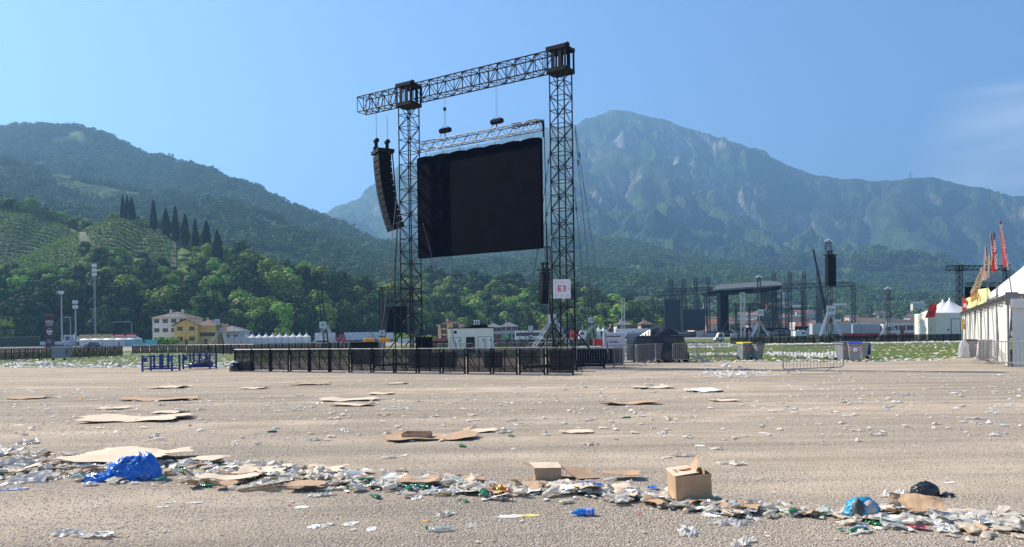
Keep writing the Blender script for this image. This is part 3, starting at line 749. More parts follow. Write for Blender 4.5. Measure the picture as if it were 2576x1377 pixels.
m.build('cable_bundle', BLK2, stt)
for k, x in enumerate((2.45, 5.72)):
    h = thing('chain_hoist', ('left', 'right')[k]+' black chain hoist holding up the truss above the screen', 'chain hoist', gl(x, 0, 12.5 if k == 0 else 12.45), GRZ, 'hoists of the screen truss')
    m = MB(); m.tube((-.28, 0, 0), (.28, 0, .0), .14, 12); m.tube((-.34, 0, 0), (-.28, 0, 0), .11, 10); m.tube((.28, 0, 0), (.36, 0, 0), .12, 10); m.path([(-.24, 0, .12), (-.2, 0, .2), (-.1, 0, .2), (-.06, 0, .12)], .012, 5); m.path([(.1, 0, .12), (.14, 0, .2), (.2, 0, .2), (.24, 0, .12)], .012, 5); m.build('motor', BLK2, h)
    zz = 14.35-(12.5 if k == 0 else 12.45); m = MB(); m.tube((-.03, 0, .1), (-.03, 0, zz), .014, 4); m.tube((.04, 0, .1), (.04, 0, zz), .014, 4); m.build('chain', ALU, h)
    m = MB(); zb = -.42; m.tube((0, 0, -.12), (0, 0, zb+.15), .03, 5); m.tube((0, 0, zb+.15), (-.2, 0, zb-.05), .016, 4); m.tube((0, 0, zb+.15), (.2, 0, zb-.05), .016, 4); m.path([(-.2, 0, -.1), (-.36, 0, -.35), (-.3, 0, -.5), (-.15, 0, -.45)], .014, 5); m.build('sling', BLK2, h)
    if k == 0: m = MB(); m.tube((0, 0, 1.05), (0, 0, 1.2), .08, 7); m.build('hook_block', BLK2, h)
# ---- line array
SPK = mat('speaker_black', (.006, .008, .013), .75, var=.2, vs=5, spec=.15)
GRL = mat('speaker_grille', (.012, .014, .02), .7, 0, var=.3, vs=40, spec=.15)
def line_array(name, label, loc, rz, n, Wc, Hc, Dc, a0, a1, hang, sc=1):
    r = thing(name, label, 'speaker array', loc, rz)
    y = 0; z = -.35; ang = a0
    m = MB(); m.box(-Wc/2-.12, Wc/2+.12, -Dc*.62, Dc*.72, -.25, -.05); m.box(-.07, .07, -Dc*.7, Dc*.8, -.06, .1); m.build('fly_frame', BLK2, r)
    for s_ in (-1, 1):
        m = MB(); yy = s_*Dc*.45; m.tube((-.06, yy, .1), (-.06, yy, .42), .1, 8); m.tube((-.2, yy, .48), (.14, yy, .48), .13, 10); hh = m.build('hoist_motor', BLK2, r)
        m = MB(); m.tube((0, yy, .5), (0, yy*1.0, hang), .014, 4); m.build('chain', WIRE, r)
    for k in range(n):
        h = Hc; d = Dc
        pr = [(-d/2, 0), (d/2, -.06*h), (d/2, -.88*h), (-d/2, -.96*h)]
        m = MB(); m.prism([(a, b) for a, b in pr], -Wc/2, Wc/2, 'x')
        m.box(-Wc/2-.012, -Wc/2+.02, -.05, .1, -h*.8, -h*.2); m.box(Wc/2-.02, Wc/2+.012, -.05, .1, -h*.8, -h*.2)
        M = Matrix.Translation((0, y, z))@Matrix.Rotation(ang, 4, 'X'); m.xf(M)
        cb = m.build('cabinet', SPK, r)
        g = MB(); g.box(-Wc/2+.03, Wc/2-.03, -d/2-.014, -d/2-.002, -.9*h, -.05*h); g.xf(M); g.build('grille', GRL, cb)
        y += h*math.sin(ang); z -= h*math.cos(ang); ang += (a1-a0)/n
    return r
la = W(961, 377, 44.0)
line_array('line_array_speaker', 'tall curved black line array hanging from the left end of the gantry beam', la, R(-62), 12, 1.05, .355, .72, R(2), R(21), 2.0)
# ---- zone sign
sg = thing('zone_sign', 'square white sign with red writing tied to the right gantry tower', 'sign', gl(GW-.0, 0, 0), 0)
pc = W(1413.5, 727, 36.35)
sg.location = (pc.x, pc.y, pc.z-.45)
m = MB(); m.box(-.41, .41, -.012, .012, 0, .9, .006); m.build('board', WHITE, sg)
text_part('E3', .40, REDT, sg, (0, -.02, .45), (R(90), 0, 0))
m = MB()
for x in (-.28, 0, .28):
    for z in (.12, .76): m.box(x-.03, x-.018, -.018, -.0125, z-.03, z+.03); m.box(x+.01, x+.022, -.018, -.0125, z-.03, z+.03)
for x in (-.3, .3): m.box(x-.02, x-.008, -.018, -.0125, .42, .48); m.box(x+.02, x+.032, -.018, -.0125, .42, .48)
m.build('slits', BLKT, sg)
# ---- right-hand gantry far away with its screen
p = GX(2415, 150)
ga2 = gantry('truss_gantry', 'distant black truss gantry behind the feather flags at the right edge', (p.x, 150, 0), R(5), 9.7, 14.3, 2.6, detail=False)
s2 = thing('video_screen', 'black screen on the distant right gantry, half hidden by banners', 'screen', (p.x+.8, 150, 5), R(5))
m = MB(); m.box(.3, 8.3, -.15, .15, 0, 5.1, .02); m.build('panel', BLKF, s2); m = MB(); m.truss((.5, 0, 5.6), (8.2, 0, 5.6), .5, .5, 14, .05, .03); m.build('top_truss', BLK, s2)
# and the dark one behind the left leg of the big gantry
p = GX(966, 140)
s3 = thing('video_screen', 'dark distant screen in a black frame behind the left gantry tower', 'screen', (p.x, 140, 0), R(-10))
m = MB(); m.box(0, 4.3, -.2, .2, 2.6, 7.3); m.build('panel', BLKF, s3); m = MB(); m.truss((-.5, 0, .0), (-.5, 0, 10.9), .5, .5, 14, .05, .03, up=(0, 1, 0)); m.truss((-.5, 0, 10.6), (5.2, 0, 10.6), .5, .5, 8, .05, .03); m.truss((-.2, 0, 8.2), (4.6, 0, 8.2), .4, .4, 8, .04, .03); m.truss((5.2, 0, 0), (5.2, 0, 10.9), .5, .5, 14, .05, .03, up=(0, 1, 0)); m.build('frame', BLK, s3)
# ---- guyed truss towers with splayed legs
SIGNW = mat('sign_white', (.66, .67, .70), .6, var=.06)
def truss_tower(uu, vt, D, label, sign=None, vsign=None, lean=(0, 0), silver=False, legs=True, wd=.55, sgw=1.6, lights=0, leghgt=.33, arr=None):
    p = GX(uu, D); H = top(uu, vt, D)
    r = thing('truss_tower', label, 'truss tower', (p.x, D, 0), 0)
    mt_ = ALU if silver else mat('tower_metal', (.055, .06, .065), .4, .5, var=.3)
    m = MB(); m.truss((0, 0, .2), (lean[0], lean[1], H), wd, wd, int(H/1.05), .05, .03, up=(0, 1, 0)); m.build('mast', mt_, r)
    if legs:
        hh = H*leghgt
        for k, (a, b) in enumerate(((-2.1, -1), (1.7, -1.2), (.2, 2))):
            m = MB(); m.truss((a*1.1, b, .1), (0, 0, hh), .3, .3, 9, .035, .025, up=(0, 1, .3)); m.build('leg', ALU, r)
        m = MB(); m.box(-2.4, -1.5, -1.4, -.5, 0, .5, .03); m.box(1.3, 2.3, -1.6, -.7, 0, .5, .03); m.build('ballast', mat('concrete', (.5, .49, .47), .9, var=.1), r)
    m = MB()
    for a in (-1, 1): m.tube((lean[0], lean[1], H-.4), (a*5.5+lean[0], -1.2, .2), .02, 4)
    m.build('guy_rope', WIRE, r)
    m = MB(); m.box(lean[0]-.35, lean[0]+.35, lean[1]-.3, lean[1]+.3, H, H+.12); m.build('head', mt_, r)
    if lights:
        m = MB()
        for k in range(3): m.lathe([(.1, 0), (.24, .1), (.24, .3), (.1, .4)], 8, (lean[0]-.4+.4*k, lean[1], H+.15+.2*(k % 2)))
        m.build('floodlight', ALU, r)
    if sign:
        zc = W(uu, vsign, D).z; t_ = thing('tower_sign', 'sign '+sign+' on the '+label, 'sign', (p.x+lean[0]*zc/H, D-wd/2-.35+lean[1]*zc/H, zc-sgw/2), 0)
        m = MB(); m.box(-sgw/2, sgw/2, -.02, .02, 0, sgw, .01); m.build('board', SIGNW, t_); text_part(sign, sgw*.48, BLKT, t_, (0, -.03, sgw/2), (R(90), 0, 0), ex=.008)
    return r
truss_tower(558, 718, 130, 'slim dark tower before the long white tent row', 'A2', 810, (-1.4, .5), sgw=.9)
truss_tower(822, 690, 110, 'leaning lattice tower in front of the long white trailers', '22', 818, (-1.3, .5), sgw=.95)
truss_tower(962, 745, 100, 'dark tower left of the big gantry', 'E2', 838, (.2, .4), sgw=.7, legs=False)
truss_tower(1392, 622, 78, 'lattice tower behind the right gantry leg', '3', 803, (-.45, .6), sgw=.95)
truss_tower(1490, 716, 115, 'lattice tower right of the big gantry before the green truck', 'C3', 806, (-.45, .4), sgw=.85)
truss_tower(1568, 752, 210, 'pale slender mast in front of the grey roofed house', None, None, (0, 0), True, legs=False, wd=.75)
truss_tower(1869, 738, 150, 'silver mast standing in the middle of the stage opening', None, None, (0, 0), True, legs=False, wd=.75)
truss_tower(1911, 702, 150, 'tower with splayed silver legs in front of the stage roof', 'C4', 787, (0, 0), sgw=1.25, lights=1)
d4 = truss_tower(2087, 612, 130, 'tall tower carrying a black speaker column right of the stage', 'D4', 781, (0, 0), sgw=1.5, wd=.8, lights=1)
truss_tower(2235, 732, 140, 'short tower before the long low warehouse', '84', 818, (0, 0), sgw=.6, lights=1, leghgt=.4)
truss_tower(2194, 770, 260, 'thin far tower between the stage and the warehouse', 'B1', 806, (0, 0), sgw=1.3, legs=False)
truss_tower(1335, 790, 120, 'low lattice tower over the white coach', '8', 826, (0, 0), sgw=.7)
truss_tower(1184, 800, 125, 'short tower over the parked cars right of the orange house', '6', 832, (0, 0), sgw=.6)
pa = W(2089, 640, 129.2)
line_array('line_array_speaker', 'straight black speaker column on the tall tower right of the stage', pa, R(12), 14, 1.5, .36, .9, 0, R(1.5), 1.2)
pb = W(1371, 676, 74)
line_array('line_array_speaker', 'small black speaker array hanging beside the right gantry tower', pb, R(35), 10, .95, .30, .62, 0, R(14), 2.2)
# ---- the main stage
SD = 375.0
sp0 = GX(1900, SD)
st = thing('concert_stage', 'huge half dismantled concert stage with a black roof across the field', 'stage', (sp0.x, SD, 0), 0)
def sx(u): return (u-1900)/F*SD
def sz(u, v): return top(u, v, SD)
STB = mat('stage_steel', (.05, .065, .075), .5, .5, var=.2)
m = MB()
prof = [(sx(1790), sz(1790, 733)), (sx(1803), sz(1803, 741)), (sx(1955), sz(1955, 731)), (sx(1966), sz(1966, 721))]
m.prism(prof, -3, 22); m.build('roof', BLKF, st)
m = MB(); a_ = [(sx(1788), -3.4, sz(1788, 732)), (sx(1966), -3.4, sz(1966, 720)), (sx(1968), 6, sz(1968, 706)), (sx(1816), 6, sz(1816, 716)), (sx(1968), 22, sz(1968, 714)), (sx(1800), 22, sz(1800, 726))]; m.add(a_+[(x, y, z+.4) for x, y, z in a_], [(0, 1, 2, 3), (3, 2, 4, 5), (6, 7, 8, 9), (9, 8, 10, 11), (0, 1, 7, 6), (1, 2, 8, 7), (0, 3, 9, 6), (2, 4, 10, 8), (3, 5, 11, 9)]); m.build('roof_sheet', mat('roof_sheeting', (.10, .105, .11), .6, var=.15, vs=.3), st)
def stw(u, vt, y=0, wd=1.3, mt_=None):
    m = MB(); H = top(u, vt, SD+y); m.truss((sx(u), y, .5), (sx(u), y, H), wd, wd, int(H/1.5), .13, .08, up=(0, 1, 0)); m.build('tower_truss', mt_ or STB, st)
for u_, v_ in ((1697, 704), (1728, 702), (1759, 700), (1791, 698)): stw(u_, v_, 6)
for u_, v_ in ((1960, 687), (2000, 684), (2036, 683), (2073, 681)): stw(u_, v_, 6)
for u_, v_ in ((1707, 740), (1768, 738), (1800, 738), (1969, 722), (2008, 722), (2048, 760)): stw(u_, v_, -6, 1.1)
stw(2148, 712, 0, 1.4); stw(1645, 748, 3, 1.2)
for k in range(7): stw(1895+k*0+40+k*4.5, 735, 10-k*2, .8)
def beam(u0, v0, u1, v1, y=0, h=1.8, nb=16):
    m = MB(); m.truss((sx(u0), y, sz(u0, v0)), (sx(u1), y, sz(u1, v1)), h, h, nb, .14, .09); m.build('beam_truss', STB, st)
beam(1645, 740, 1750, 735, 2); beam(1685, 729, 1800, 725, 6, 1.4); beam(1960, 721, 2150, 715, 2, 2.2, 22); beam(1735, 784, 1800, 782, 3, .8, 12); beam(1962, 779, 2070, 775, 3, .8, 14)
beam(1865, 765, 1935, 763, 12, 1, 10); beam(1865, 780, 1935, 778, 12, .8, 10)
for u_ in (1870, 1905, 1935): stw(u_, 765, 12, .7)
m = MB()
for (u0, u1) in ((1815, 1836),):
    n_ = 8; w_ = (sx(u1)-sx(u0))/n_
    for k in range(n_): m.box(sx(u0)+k*w_, sx(u0)+(k+.86)*w_, (k % 2)*1.2, 6+(k % 3), 1, sz(u0, 741))
m.build('black_drape', BLKF, st)
m = MB(); m.box(sx(1795), sx(1990), -8, 20, 2.4, 3.0); m.box(sx(1800), sx(1985), -6, 18, 0, 2.4); m.build('deck', DKG, st)
rr = random.Random(8)
for k in range(34):
    u_ = 1640+k*15.5+rr.uniform(-8, 8); y_ = rr.uniform(-30, -12); wd_ = rr.uniform(2.5, 7.5); h_ = rr.uniform(1.2, 3.6)
    pos = (sp0.x+sx(u_), SD+y_, 0)
    f_ = thing('flight_case', 'black equipment case among the clutter in front of the stage', 'equipment case', pos, rr.uniform(-.3, .3), 'cases in front of the stage')
    m = MB(); m.box(-wd_/2, wd_/2, -1, 1, .15, h_, .06); m.build('body', rr.choice((BLK2, DKG, DKG, GREYP)), f_)
    m = MB(); m.box(-wd_/2-.02, wd_/2+.02, -1.03, 1.03, h_*.62, h_*.66); m.build('trim', ALU, f_)
for (u0, u1, v0, v1, y_, lab) in ((1648, 1689, 754, 835, -14, 'tall narrow black screen at the left end of the stage'), (1698, 1754, 780, 832, -12, 'wide black screen standing left of the stage roof')):
    t_ = thing('video_screen', lab, 'screen', (sp0.x+sx((u0+u1)/2)*(SD+y_)/SD, SD+y_, 0), 0)
    D_ = SD+y_; hw = (u1-u0)/2/F*D_; zt = top(u0, v0, D_); zb = top(u0, v1, D_)
    m = MB(); m.box(-hw, hw, -.3, .3, zb, zt, .03); m.build('panel', mat('screen_back', (.022, .03, .042), .8, var=.1, vs=.3), t_)
    m = MB()
    for q in range(6): m.tube((-hw*.9+q*hw*.36, 0, zt), (-hw*.9+q*hw*.36, 0, zt+1.6), .07, 4)
    m.box(-hw, hw, -.2, .2, zt+1.5, zt+1.8); m.tube((-hw*.7, 0, 0), (-hw*.7, 0, zb), .2, 6); m.tube((hw*.7, 0, 0), (hw*.7, 0, zb), .2, 6); m.build('rigging', STB, t_)
# scaffold bays, lamp bars and drapes still standing on the deck
for k in range(9):
    m = MB(); u_ = 1848+k*26; H_ = sz(u_, 836-rr.uniform(14, 46)); x_ = sx(u_)
    for a in (0, 2.4):
        for b in (0, 2.2): m.tube((x_+a, 16+b, 0), (x_+a, 16+b, H_), .1, 4)
    for z in range(1, int(H_/1.6)+1): m.box(x_-.1, x_+2.5, 15.9, 16.1, z*1.6-.1, z*1.6+.1); m.tube((x_, 16, z*1.6), (x_+2.4, 16, z*1.6-1.5), .07, 4)
    m.build('scaffold', STB, st)
for k, (u0, u1, v0, v1) in enumerate(((1984, 2016, 822, 838), (1840, 1875, 826, 838), (2020, 2062, 829, 839), (1905, 1960, 826, 838))):
    m = MB(); m.box(sx(u0), sx(u1), -9-k, -8.2-k, 0, sz(u0, v0)); m.build('black_screen_wall', BLKF, st)
for k in range(4): stw(2085+k*14, 742+k*4, 14+k, .8)
for k in range(3): stw(1712+k*32, 752, 14, .8)
# crane boom beside the speaker tower
cp = GX(2092, 300)
cr_ = thing('mobile_crane', 'mobile crane with its dark telescopic boom raised beside the speaker tower', 'crane', (cp.x, 300, 0), 0)
bt = W(2046, 628, 300)-Vector((cp.x, 300, 0))
m = MB(); m.box(-5, 6, -1.4, 1.4, .7, 1.8, .08); m.build('chassis', mat('crane_yellow', (.62, .40, .04), .5), cr_)
m = MB(); m.box(2.5, 5.8, -1.3, 1.3, 1.8, 3.2, .15); m.build('cab', mat('crane_yellow', (.62, .40, .04), .5), cr_)
m = MB(); m.box(-2.2, 1, -1.2, 1.2, 1.8, 3.4, .1); m.build('counterweight', DKG, cr_)
for k in range(4):
    for s_ in (-1, 1):
        m = MB(); m.tube((-4+k*2.8, s_*1.1, .65), (-4+k*2.8, s_*1.5, .65), .62, 12); m.build('wheel', BLK2, cr_)
m = MB(); b0 = Vector((-1, 0, 3)); m.tube(b0, b0.lerp(bt, .4), .62, 6); m.tube(b0.lerp(bt, .4), b0.lerp(bt, .7), .5, 6); m.tube(b0.lerp(bt, .7), bt, .38, 6); m.tube(bt, bt+Vector((0, 0, -.9)), .3, 6); m.build('boom', BLK2, cr_)
# ================================================================ crowd barriers
MESHM = mat('barrier_mesh', (.012, .013, .016), .6, .0, var=.3, vs=2, alpha=.62)
def pit_proto(label, group, wd=1.19):
    r = thing('crowd_barrier', label, 'crowd barrier', (0, 0, 0), 0, group)
    m = MB(); m.box(.03, wd-.03, -.006, .0, .14, 1.06); m.build('mesh_panel', MESHM, r)
    m = MB()
    for x in (0, wd-.06): m.box(x, x+.06, -.035, .035, .02, 1.1)
    m.box(.06, wd-.06, -.025, .025, .10, .14); m.box(.06, wd-.06, -.02, .02, .72, .745); m.box(.06, wd-.06, -.02, .02, .34, .36)
    m.box(wd*.5-.015, wd*.5+.015, -.02, .02, .14, 1.07); m.build('frame', BLK2, r)
    m = MB(); m.tube((0.001, 0, 1.105), (wd-.001, 0, 1.105), .034, 8); m.build('top_rail', mat('worn_rail', (.10, .105, .11), .5, .5, var=.4, vs=5), r)
    for x in (.05, wd-.07, wd*.5):
        m = MB(); pts = [(x+.0, .04, 1.02), (x+.06, .16, .72), (x+.14, .36, .38), (x+.22, .62, .1)]; m.path(pts, .022, 6); m.build('brace', BLK2, r)
    m = MB(); m.box(.01, wd-.01, -.42, 1.05, .004, .02); m.build('foot_plate', mat('tread_plate', (.16, .165, .17), .55, .4, var=.2, vs=12), r)
    return r
def barrier_row(p0, p1, proto, wd=1.19, skip=(), sag=.03, flip=False):
    p0 = Vector(p0); p1 = Vector(p1); d = p1-p0; n = max(1, int(d.length/wd)); out = []
    rz = math.atan2(d.y, d.x)
    for k in range(n):
        if k in skip: continue
        q = p0+d*(k/n)
        if proto[1]: o = proto[0]; proto[1] = False; o.location = q; o.rotation_euler = (0, 0, rz)
        else: o = dup(proto[0], q, rz)
        o.rotation_euler = (rr.uniform(-.012, .012), 0, rz+rr.uniform(-.02, .02)); out.append(o)
    return out
rr = random.Random(31)
BA = G(590, 934.5); BB = G(1447, 945)
pr1 = [pit_proto('black mesh crowd barrier in the long near row under the gantry', 'near row of black crowd barriers'), True]
row = barrier_row(BA, BB, pr1, 1.19)
row[0]['label'] = 'leftmost black crowd barrier of the near row, beside the two wrapped black bags'
row[-1]['label'] = 'last black crowd barrier of the near row, right below the red lettered sign'
pr2 = [pit_proto('black crowd barrier in the second row across the grass', 'second row of black crowd barriers on the grass'), True]
def gp(u, v): return G(u, v)
barrier_row(GX(332, 99), GX(470, 97), pr2); barrier_row(GX(470, 92), GX(640, 86), pr2); barrier_row(GX(640, 86), GX(790, 96), pr2); barrier_row(GX(790, 96), GX(965, 104), pr2)
pr3 = [pit_proto('black crowd barrier of the run ending at the grass on the far left', 'left run of black crowd barriers'), True]
barrier_row(GX(-120, 66), GX(135, 74), pr3); barrier_row(GX(178, 76), GX(310, 84), pr3)
pr4 = [pit_proto('black crowd barrier in the far right row below the stage', 'far right row of black crowd barriers'), True]
barrier_row(GX(1837, 112), GX(2110, 112), pr4); barrier_row(GX(2110, 112), GX(2425, 118), pr4)
pr5 = [pit_proto('black crowd barrier in the distant row behind the white generator', 'distant row of black crowd barriers'), True]
barrier_row(GX(1060, 118), GX(1500, 112), pr5); barrier_row(GX(1500, 112), GX(1520, 90), pr5)
# ---- steel pedestrian barriers
def ped_proto(label, group=None, wd=2.3, hgt=1.1):
    r = thing('pedestrian_barrier', label, 'pedestrian barrier', (0, 0, 0), 0, group)
    m = MB(); q = .12; z0, z1 = .2, hgt; pts = []
    for cx_, cz_, a0 in ((wd-q, z1-q, 0), (q, z1-q, 90), (q, z0+q, 180), (wd-q, z0+q, 270)):
        for k in range(5): a = R(a0+k*22.5); pts.append((cx_+q*math.cos(a), 0, cz_+q*math.sin(a)))
    pts.append(pts[0]); m.path(pts, .021, 8); m.build('frame', STEEL, r)
    m = MB()
    for k in range(17): x = wd*(k+1)/18; m.tube((x, 0, z0), (x, 0, z1), .0085, 5, cap=False)
    m.build('bars', STEEL, r)
    for x in (.42, wd-.42):
        m = MB(); m.path([(x-.03, -.40, 0), (x-.03, -.30, .09), (x, -.06, .19), (x, .06, .19), (x+.03, .30, .09), (x+.03, .40, 0)], .017, 6); m.tube((x, 0, .17), (x, 0, .24), .015, 6); m.build('foot', STEEL, r)
    return r
pb0 = ped_proto('steel pedestrian barrier fencing off the black wrapped equipment', 'steel barriers round the black wrapped equipment')
def place_ped(first, a, b, label=None, group=None):
    a = Vector(a); b = Vector(b); d = b-a; rz = math.atan2(d.y, d.x)
    o = first if first else dup(pb0, a, rz)
    o.location = a; o.rotation_euler = (0, 0, rz); s_ = d.length/2.3; o.scale = (s_, 1, 1)
    if label: o['label'] = label; 
    if group: o['group'] = group
    elif label and 'group' in o.keys(): del o['group']
    return o
place_ped(pb0, G(1451, 927), G(1566, 926), 'left steel barrier beside the end of the black mesh row')
for a, b, l in (((1545, 925), (1605, 921), 'steel barrier seen at an angle with an orange tag, before the grey cabinets'), ((1600, 921), (1650, 915), 'steel barrier before the left part of the black wrapped equipment'),
                ((1648, 914), (1690, 911), 'steel barrier before the right corner of the black wrapped equipment')):
    place_ped(None, G(*a), G(*b), l)
for a, b, l in (((1672, 908), (1752, 906), 'leftmost steel barrier of the row standing on the grass'), ((1693, 915), (1775, 911), 'steel barrier second from the left on the grass'),
                ((1755, 909), (1815, 907), 'steel barrier in the middle of the row on the grass'), ((1800, 908), (1868, 905), 'right end barrier of the row beside the yellow lidded bin')):
    place_ped(None, G(*a), G(*b), l)
place_ped(None, G(1970, 943), G(2122, 936), 'lone steel barrier standing free on the gravel before the bins')
place_ped(None, G(2492, 921), G(2690, 935), 'steel barrier in front of the white marquee corner at the right edge')
for k in range(3): place_ped(None, G(2463+k*8, 916+k), G(2478+k*9, 905+k*1), ('left', 'middle', 'right')[k]+' of three steel barriers standing edge on beside the marquee')
place_ped(None, GX(1100, 62), GX(1190, 61), 'steel barrier lying low behind the mesh row left of the generator'); place_ped(None, GX(1245, 62), GX(1325, 62), 'steel barrier right of the white generator'); place_ped(None, GX(1330, 62), GX(1395, 60), 'steel barrier between the generator and the right gantry tower')
# ================================================================ equipment near the gantry
# white generator
gp_ = GX(1128, 66); gen = thing('generator', 'white container generator with black louvre doors behind the mesh barriers', 'generator', (gp_.x, 66, 0), 0)
gw = 112/F*66; gh = top(1184, 826, 66)
m = MB(); m.box(0, gw, 0, 2.4, .15, gh, .03); m.build('body', mat('generator_white', (.86, .83, .74), .5, var=.07, vs=1), gen)
m = MB(); m.box(-.05, gw+.05, -.06, 2.46, gh+.003, gh+.07); m.build('roof_rim', BLK2, gen)
for x0, x1, z1 in ((.22, 1.0, .66), (2.55, 3.05, .68), (3.22, 3.66, .68)):
    m = MB(); m.box(x0-.03, x1+.03, -.014, -.002, .2, gh*z1+.03); d_ = m.build('door', BLK2, gen)
    m = MB(); m.box(x0, x1, -.03, -.016, .23, gh*z1, .006); m.build('door_panel', mat('generator_white', (.66, .65, .60)), d_); m = MB(); m.box(x1-.12, x1-.04, -.045, -.031, gh*z1-.35, gh*z1-.2); m.build('lock', BLK2, d_)
m = MB()
for k in range(16): m.box(1.5, 2.25, -.02-.015*(k % 2), -.002, .25+k*.085, .325+k*.085)
m.build('louvre', BLK2, gen)
m = MB(); m.tube((.6, -.02, gh-.33), (.6, .01, gh-.33), .13, 16); m.build('porthole', BLK2, gen)
m = MB(); m.prism([(1.6, gh+.07), (2.0, gh+.25), (3.2, gh+.3), (3.4, gh+.07)], .5, 1.4); m.build('exhaust_cover', BLK2, gen)
m = MB(); 
for x in (2.2, 2.4, 2.6): m.tube((x, .9, gh+.28), (x, .9, gh+.6), .05, 8); m.lathe([(.04, 0), (.09, .05), (.05, .12)], 8, (x, .9, gh+.58))
m.build('exhaust_pipe', ALU, gen)
# a grey control cabinet and cable boxes behind the mesh
def cabinet(name, label, u, D, wpx, hgt, dep, mt_, cat='cabinet', detail=True, lid=None):
    p = GX(u, D); w_ = wpx/F*D; r = thing(name, label, cat, (p.x, D, 0), rr.uniform(-.1, .1))
    m = MB(); m.box(-w_/2, w_/2, 0, dep, .06, hgt, .02); m.build('body', mt_, r)
    m = MB(); m.box(-w_/2-.015, w_/2+.015, -.015, dep+.015, hgt+.002, hgt+.04, .01); m.build('lid', lid or mt_, r)
    if detail:
        m = MB(); m.box(-w_*.3, w_*.3, -.02, -.003, hgt*.3, hgt*.75); m.build('door', DKG, r)
    return r
cabinet('control_cabinet', 'grey cabinet behind the near mesh barriers left of the gantry tower', 925, 50, 60, 1.3, 1.2, GREYP)
cabinet('control_cabinet', 'grey cabinet behind the near mesh barriers under the right tower', 1330, 43, 56, .95, .9, GREYP)
cabinet('cable_trunk', 'low black trunk behind the mesh barriers left of the left tower', 915, 46, 70, 1.35, .5, BLK2, 'trunk')
cabinet('cable_trunk', 'black ballast block at the foot of the left gantry tower', 1066, 43.5, 42, 1.6, 1.0, BLK2, 'ballast block', False)
cabinet('cable_trunk', 'wide black trunk right below the hanging screen behind the mesh', 1090, 40, 110, .78, 1.0, BLK2, 'trunk', False)
cabinet('cable_trunk', 'small black board behind the mesh right of the wide trunk', 1240, 38, 46, .8, .5, BLK2, 'trunk', False)
cabinet('cable_trunk', 'black board behind the last mesh barrier below the sign', 1412, 34.5, 60, .9, .5, BLK2, 'trunk', False)
for k, u_ in enumerate((938, 975)):
    p = GX(u_, 52); b_ = thing('orange_case', ('left', 'right')[k]+' small orange case on top of the grey cabinet left of the gantry', 'case', (p.x, 50.6, 1.345)); m = MB(); m.box(-.32, .32, -.2, .2, 0, .28, .08); m.build('shell', mat('orange_plastic', (.75, .32, .02), .5), b_); m = MB(); m.path([(-.1, 0, .27), (-.1, 0, .35), (.1, 0, .35), (.1, 0, .27)], .015, 5); m.build('handle', BLK2, b_)
# grey cabinets and black tarpaulin heap
p = GX(1517, 45)
w1 = thing('grey_cabinet', 'pale grey metal cabinet with a printed front beside the black tarpaulin', 'cabinet', (p.x, 45, 0), R(-6))
m = MB(); m.box(0, 1.25, 0, 1.2, .1, 1.75, .03); m.build('body', mat('pale_cabinet', (.50, .53, .58), .5, var=.06), w1)
m = MB(); m.box(.2, 1.0, -.015, -.003, 1.5, 1.56); m.build('handle_rail', DKG, w1); text_part('CIVILE', .17, BLKT, w1, (.6, -.02, 1.2), (R(90), 0, 0)); text_part('TRENTO', .12, BLKT, w1, (.6, -.02, .98), (R(90), 0, 0))
w2 = thing('grey_cabinet', 'plain blue grey cabinet behind the printed one, half under black plastic', 'cabinet', (p.x+1.42, 45.4, 0), R(-12))
m = MB(); m.box(0, 1.7, 0, 1.3, .1, 1.72, .03); m.build('body', mat('blue_grey_cabinet', (.33, .37, .42), .5, var=.06), w2); m = MB(); m.box(.03, 1.67, .05, 1.25, 1.722, 1.76); m.build('lid', GREYP, w2)
def blob(sx_, sy_, sz_, seed, amp=.18, sub=4, freq=2.2, flat=True):
    bm = bmesh.new(); bmesh.ops.create_icosphere(bm, subdivisions=sub, radius=1)
    C = np.array([v.co[:] for v in bm.verts]); 
    n = ridged(C[:, 0]*freq+C[:, 2]*1.3+seed, C[:, 1]*freq+C[:, 2]*.9+seed*1.7, 4, seed)-.55
    n2 = ridged(C[:, 0]*freq*2.7+seed, C[:, 2]*freq*2.7+C[:, 1]*1.7, 3, seed+4)-.5
    C = C*(1+amp*2.2*n+amp*n2)[:, None]; C[:, 0] *= sx_; C[:, 1] *= sy_; C[:, 2] *= sz_
    if flat: C[:, 2] = np.where(C[:, 2] < -sz_*.25, -sz_*.25, C[:, 2])+sz_*.25
    fs = [[v.index for v in f.verts] for f in bm.faces]; bm.free()
    return C, fs
PLB = mat('black_plastic_sheet', (.018, .02, .026), .35, var=.3, vs=4, bump=.02, bs=6, spec=.6)
tp = thing('tarpaulin_heap', 'heap of equipment wrapped in wrinkled black plastic right of the grey cabinets', 'tarpaulin', (p.x+3.3, 45.0, 0), R(-8))
C, fs = blob(1.55, 1.0, 1.6, 3, .10, 5, 1.6); mesh_obj('cover', C, fs, PLB, tp, True)
m = MB(); m.box(-1.45, 1.35, -.8, .8, .02, 1.55, .12); m.build('wrapped_crates', PLB, tp)
tl_ = thing('cable_trunk', 'long low black trunk inside the steel barriers', 'trunk', (G(1510, 922).x, 41, 0), R(-4)); m = MB(); m.box(-1.35, 1.35, 0, 1.2, .05, .88, .03); m.build('body', BLK2, tl_)
C, fs = blob(1.3, .6, .09, 8, .3, 4, 3, False); C[:, 2] += .93; C[:, 1] += .6; mesh_obj('plastic_cover', C, fs, mat('clear_film', (.55, .56, .58), .25, var=.2, vs=8, alpha=.6), tl_, True)
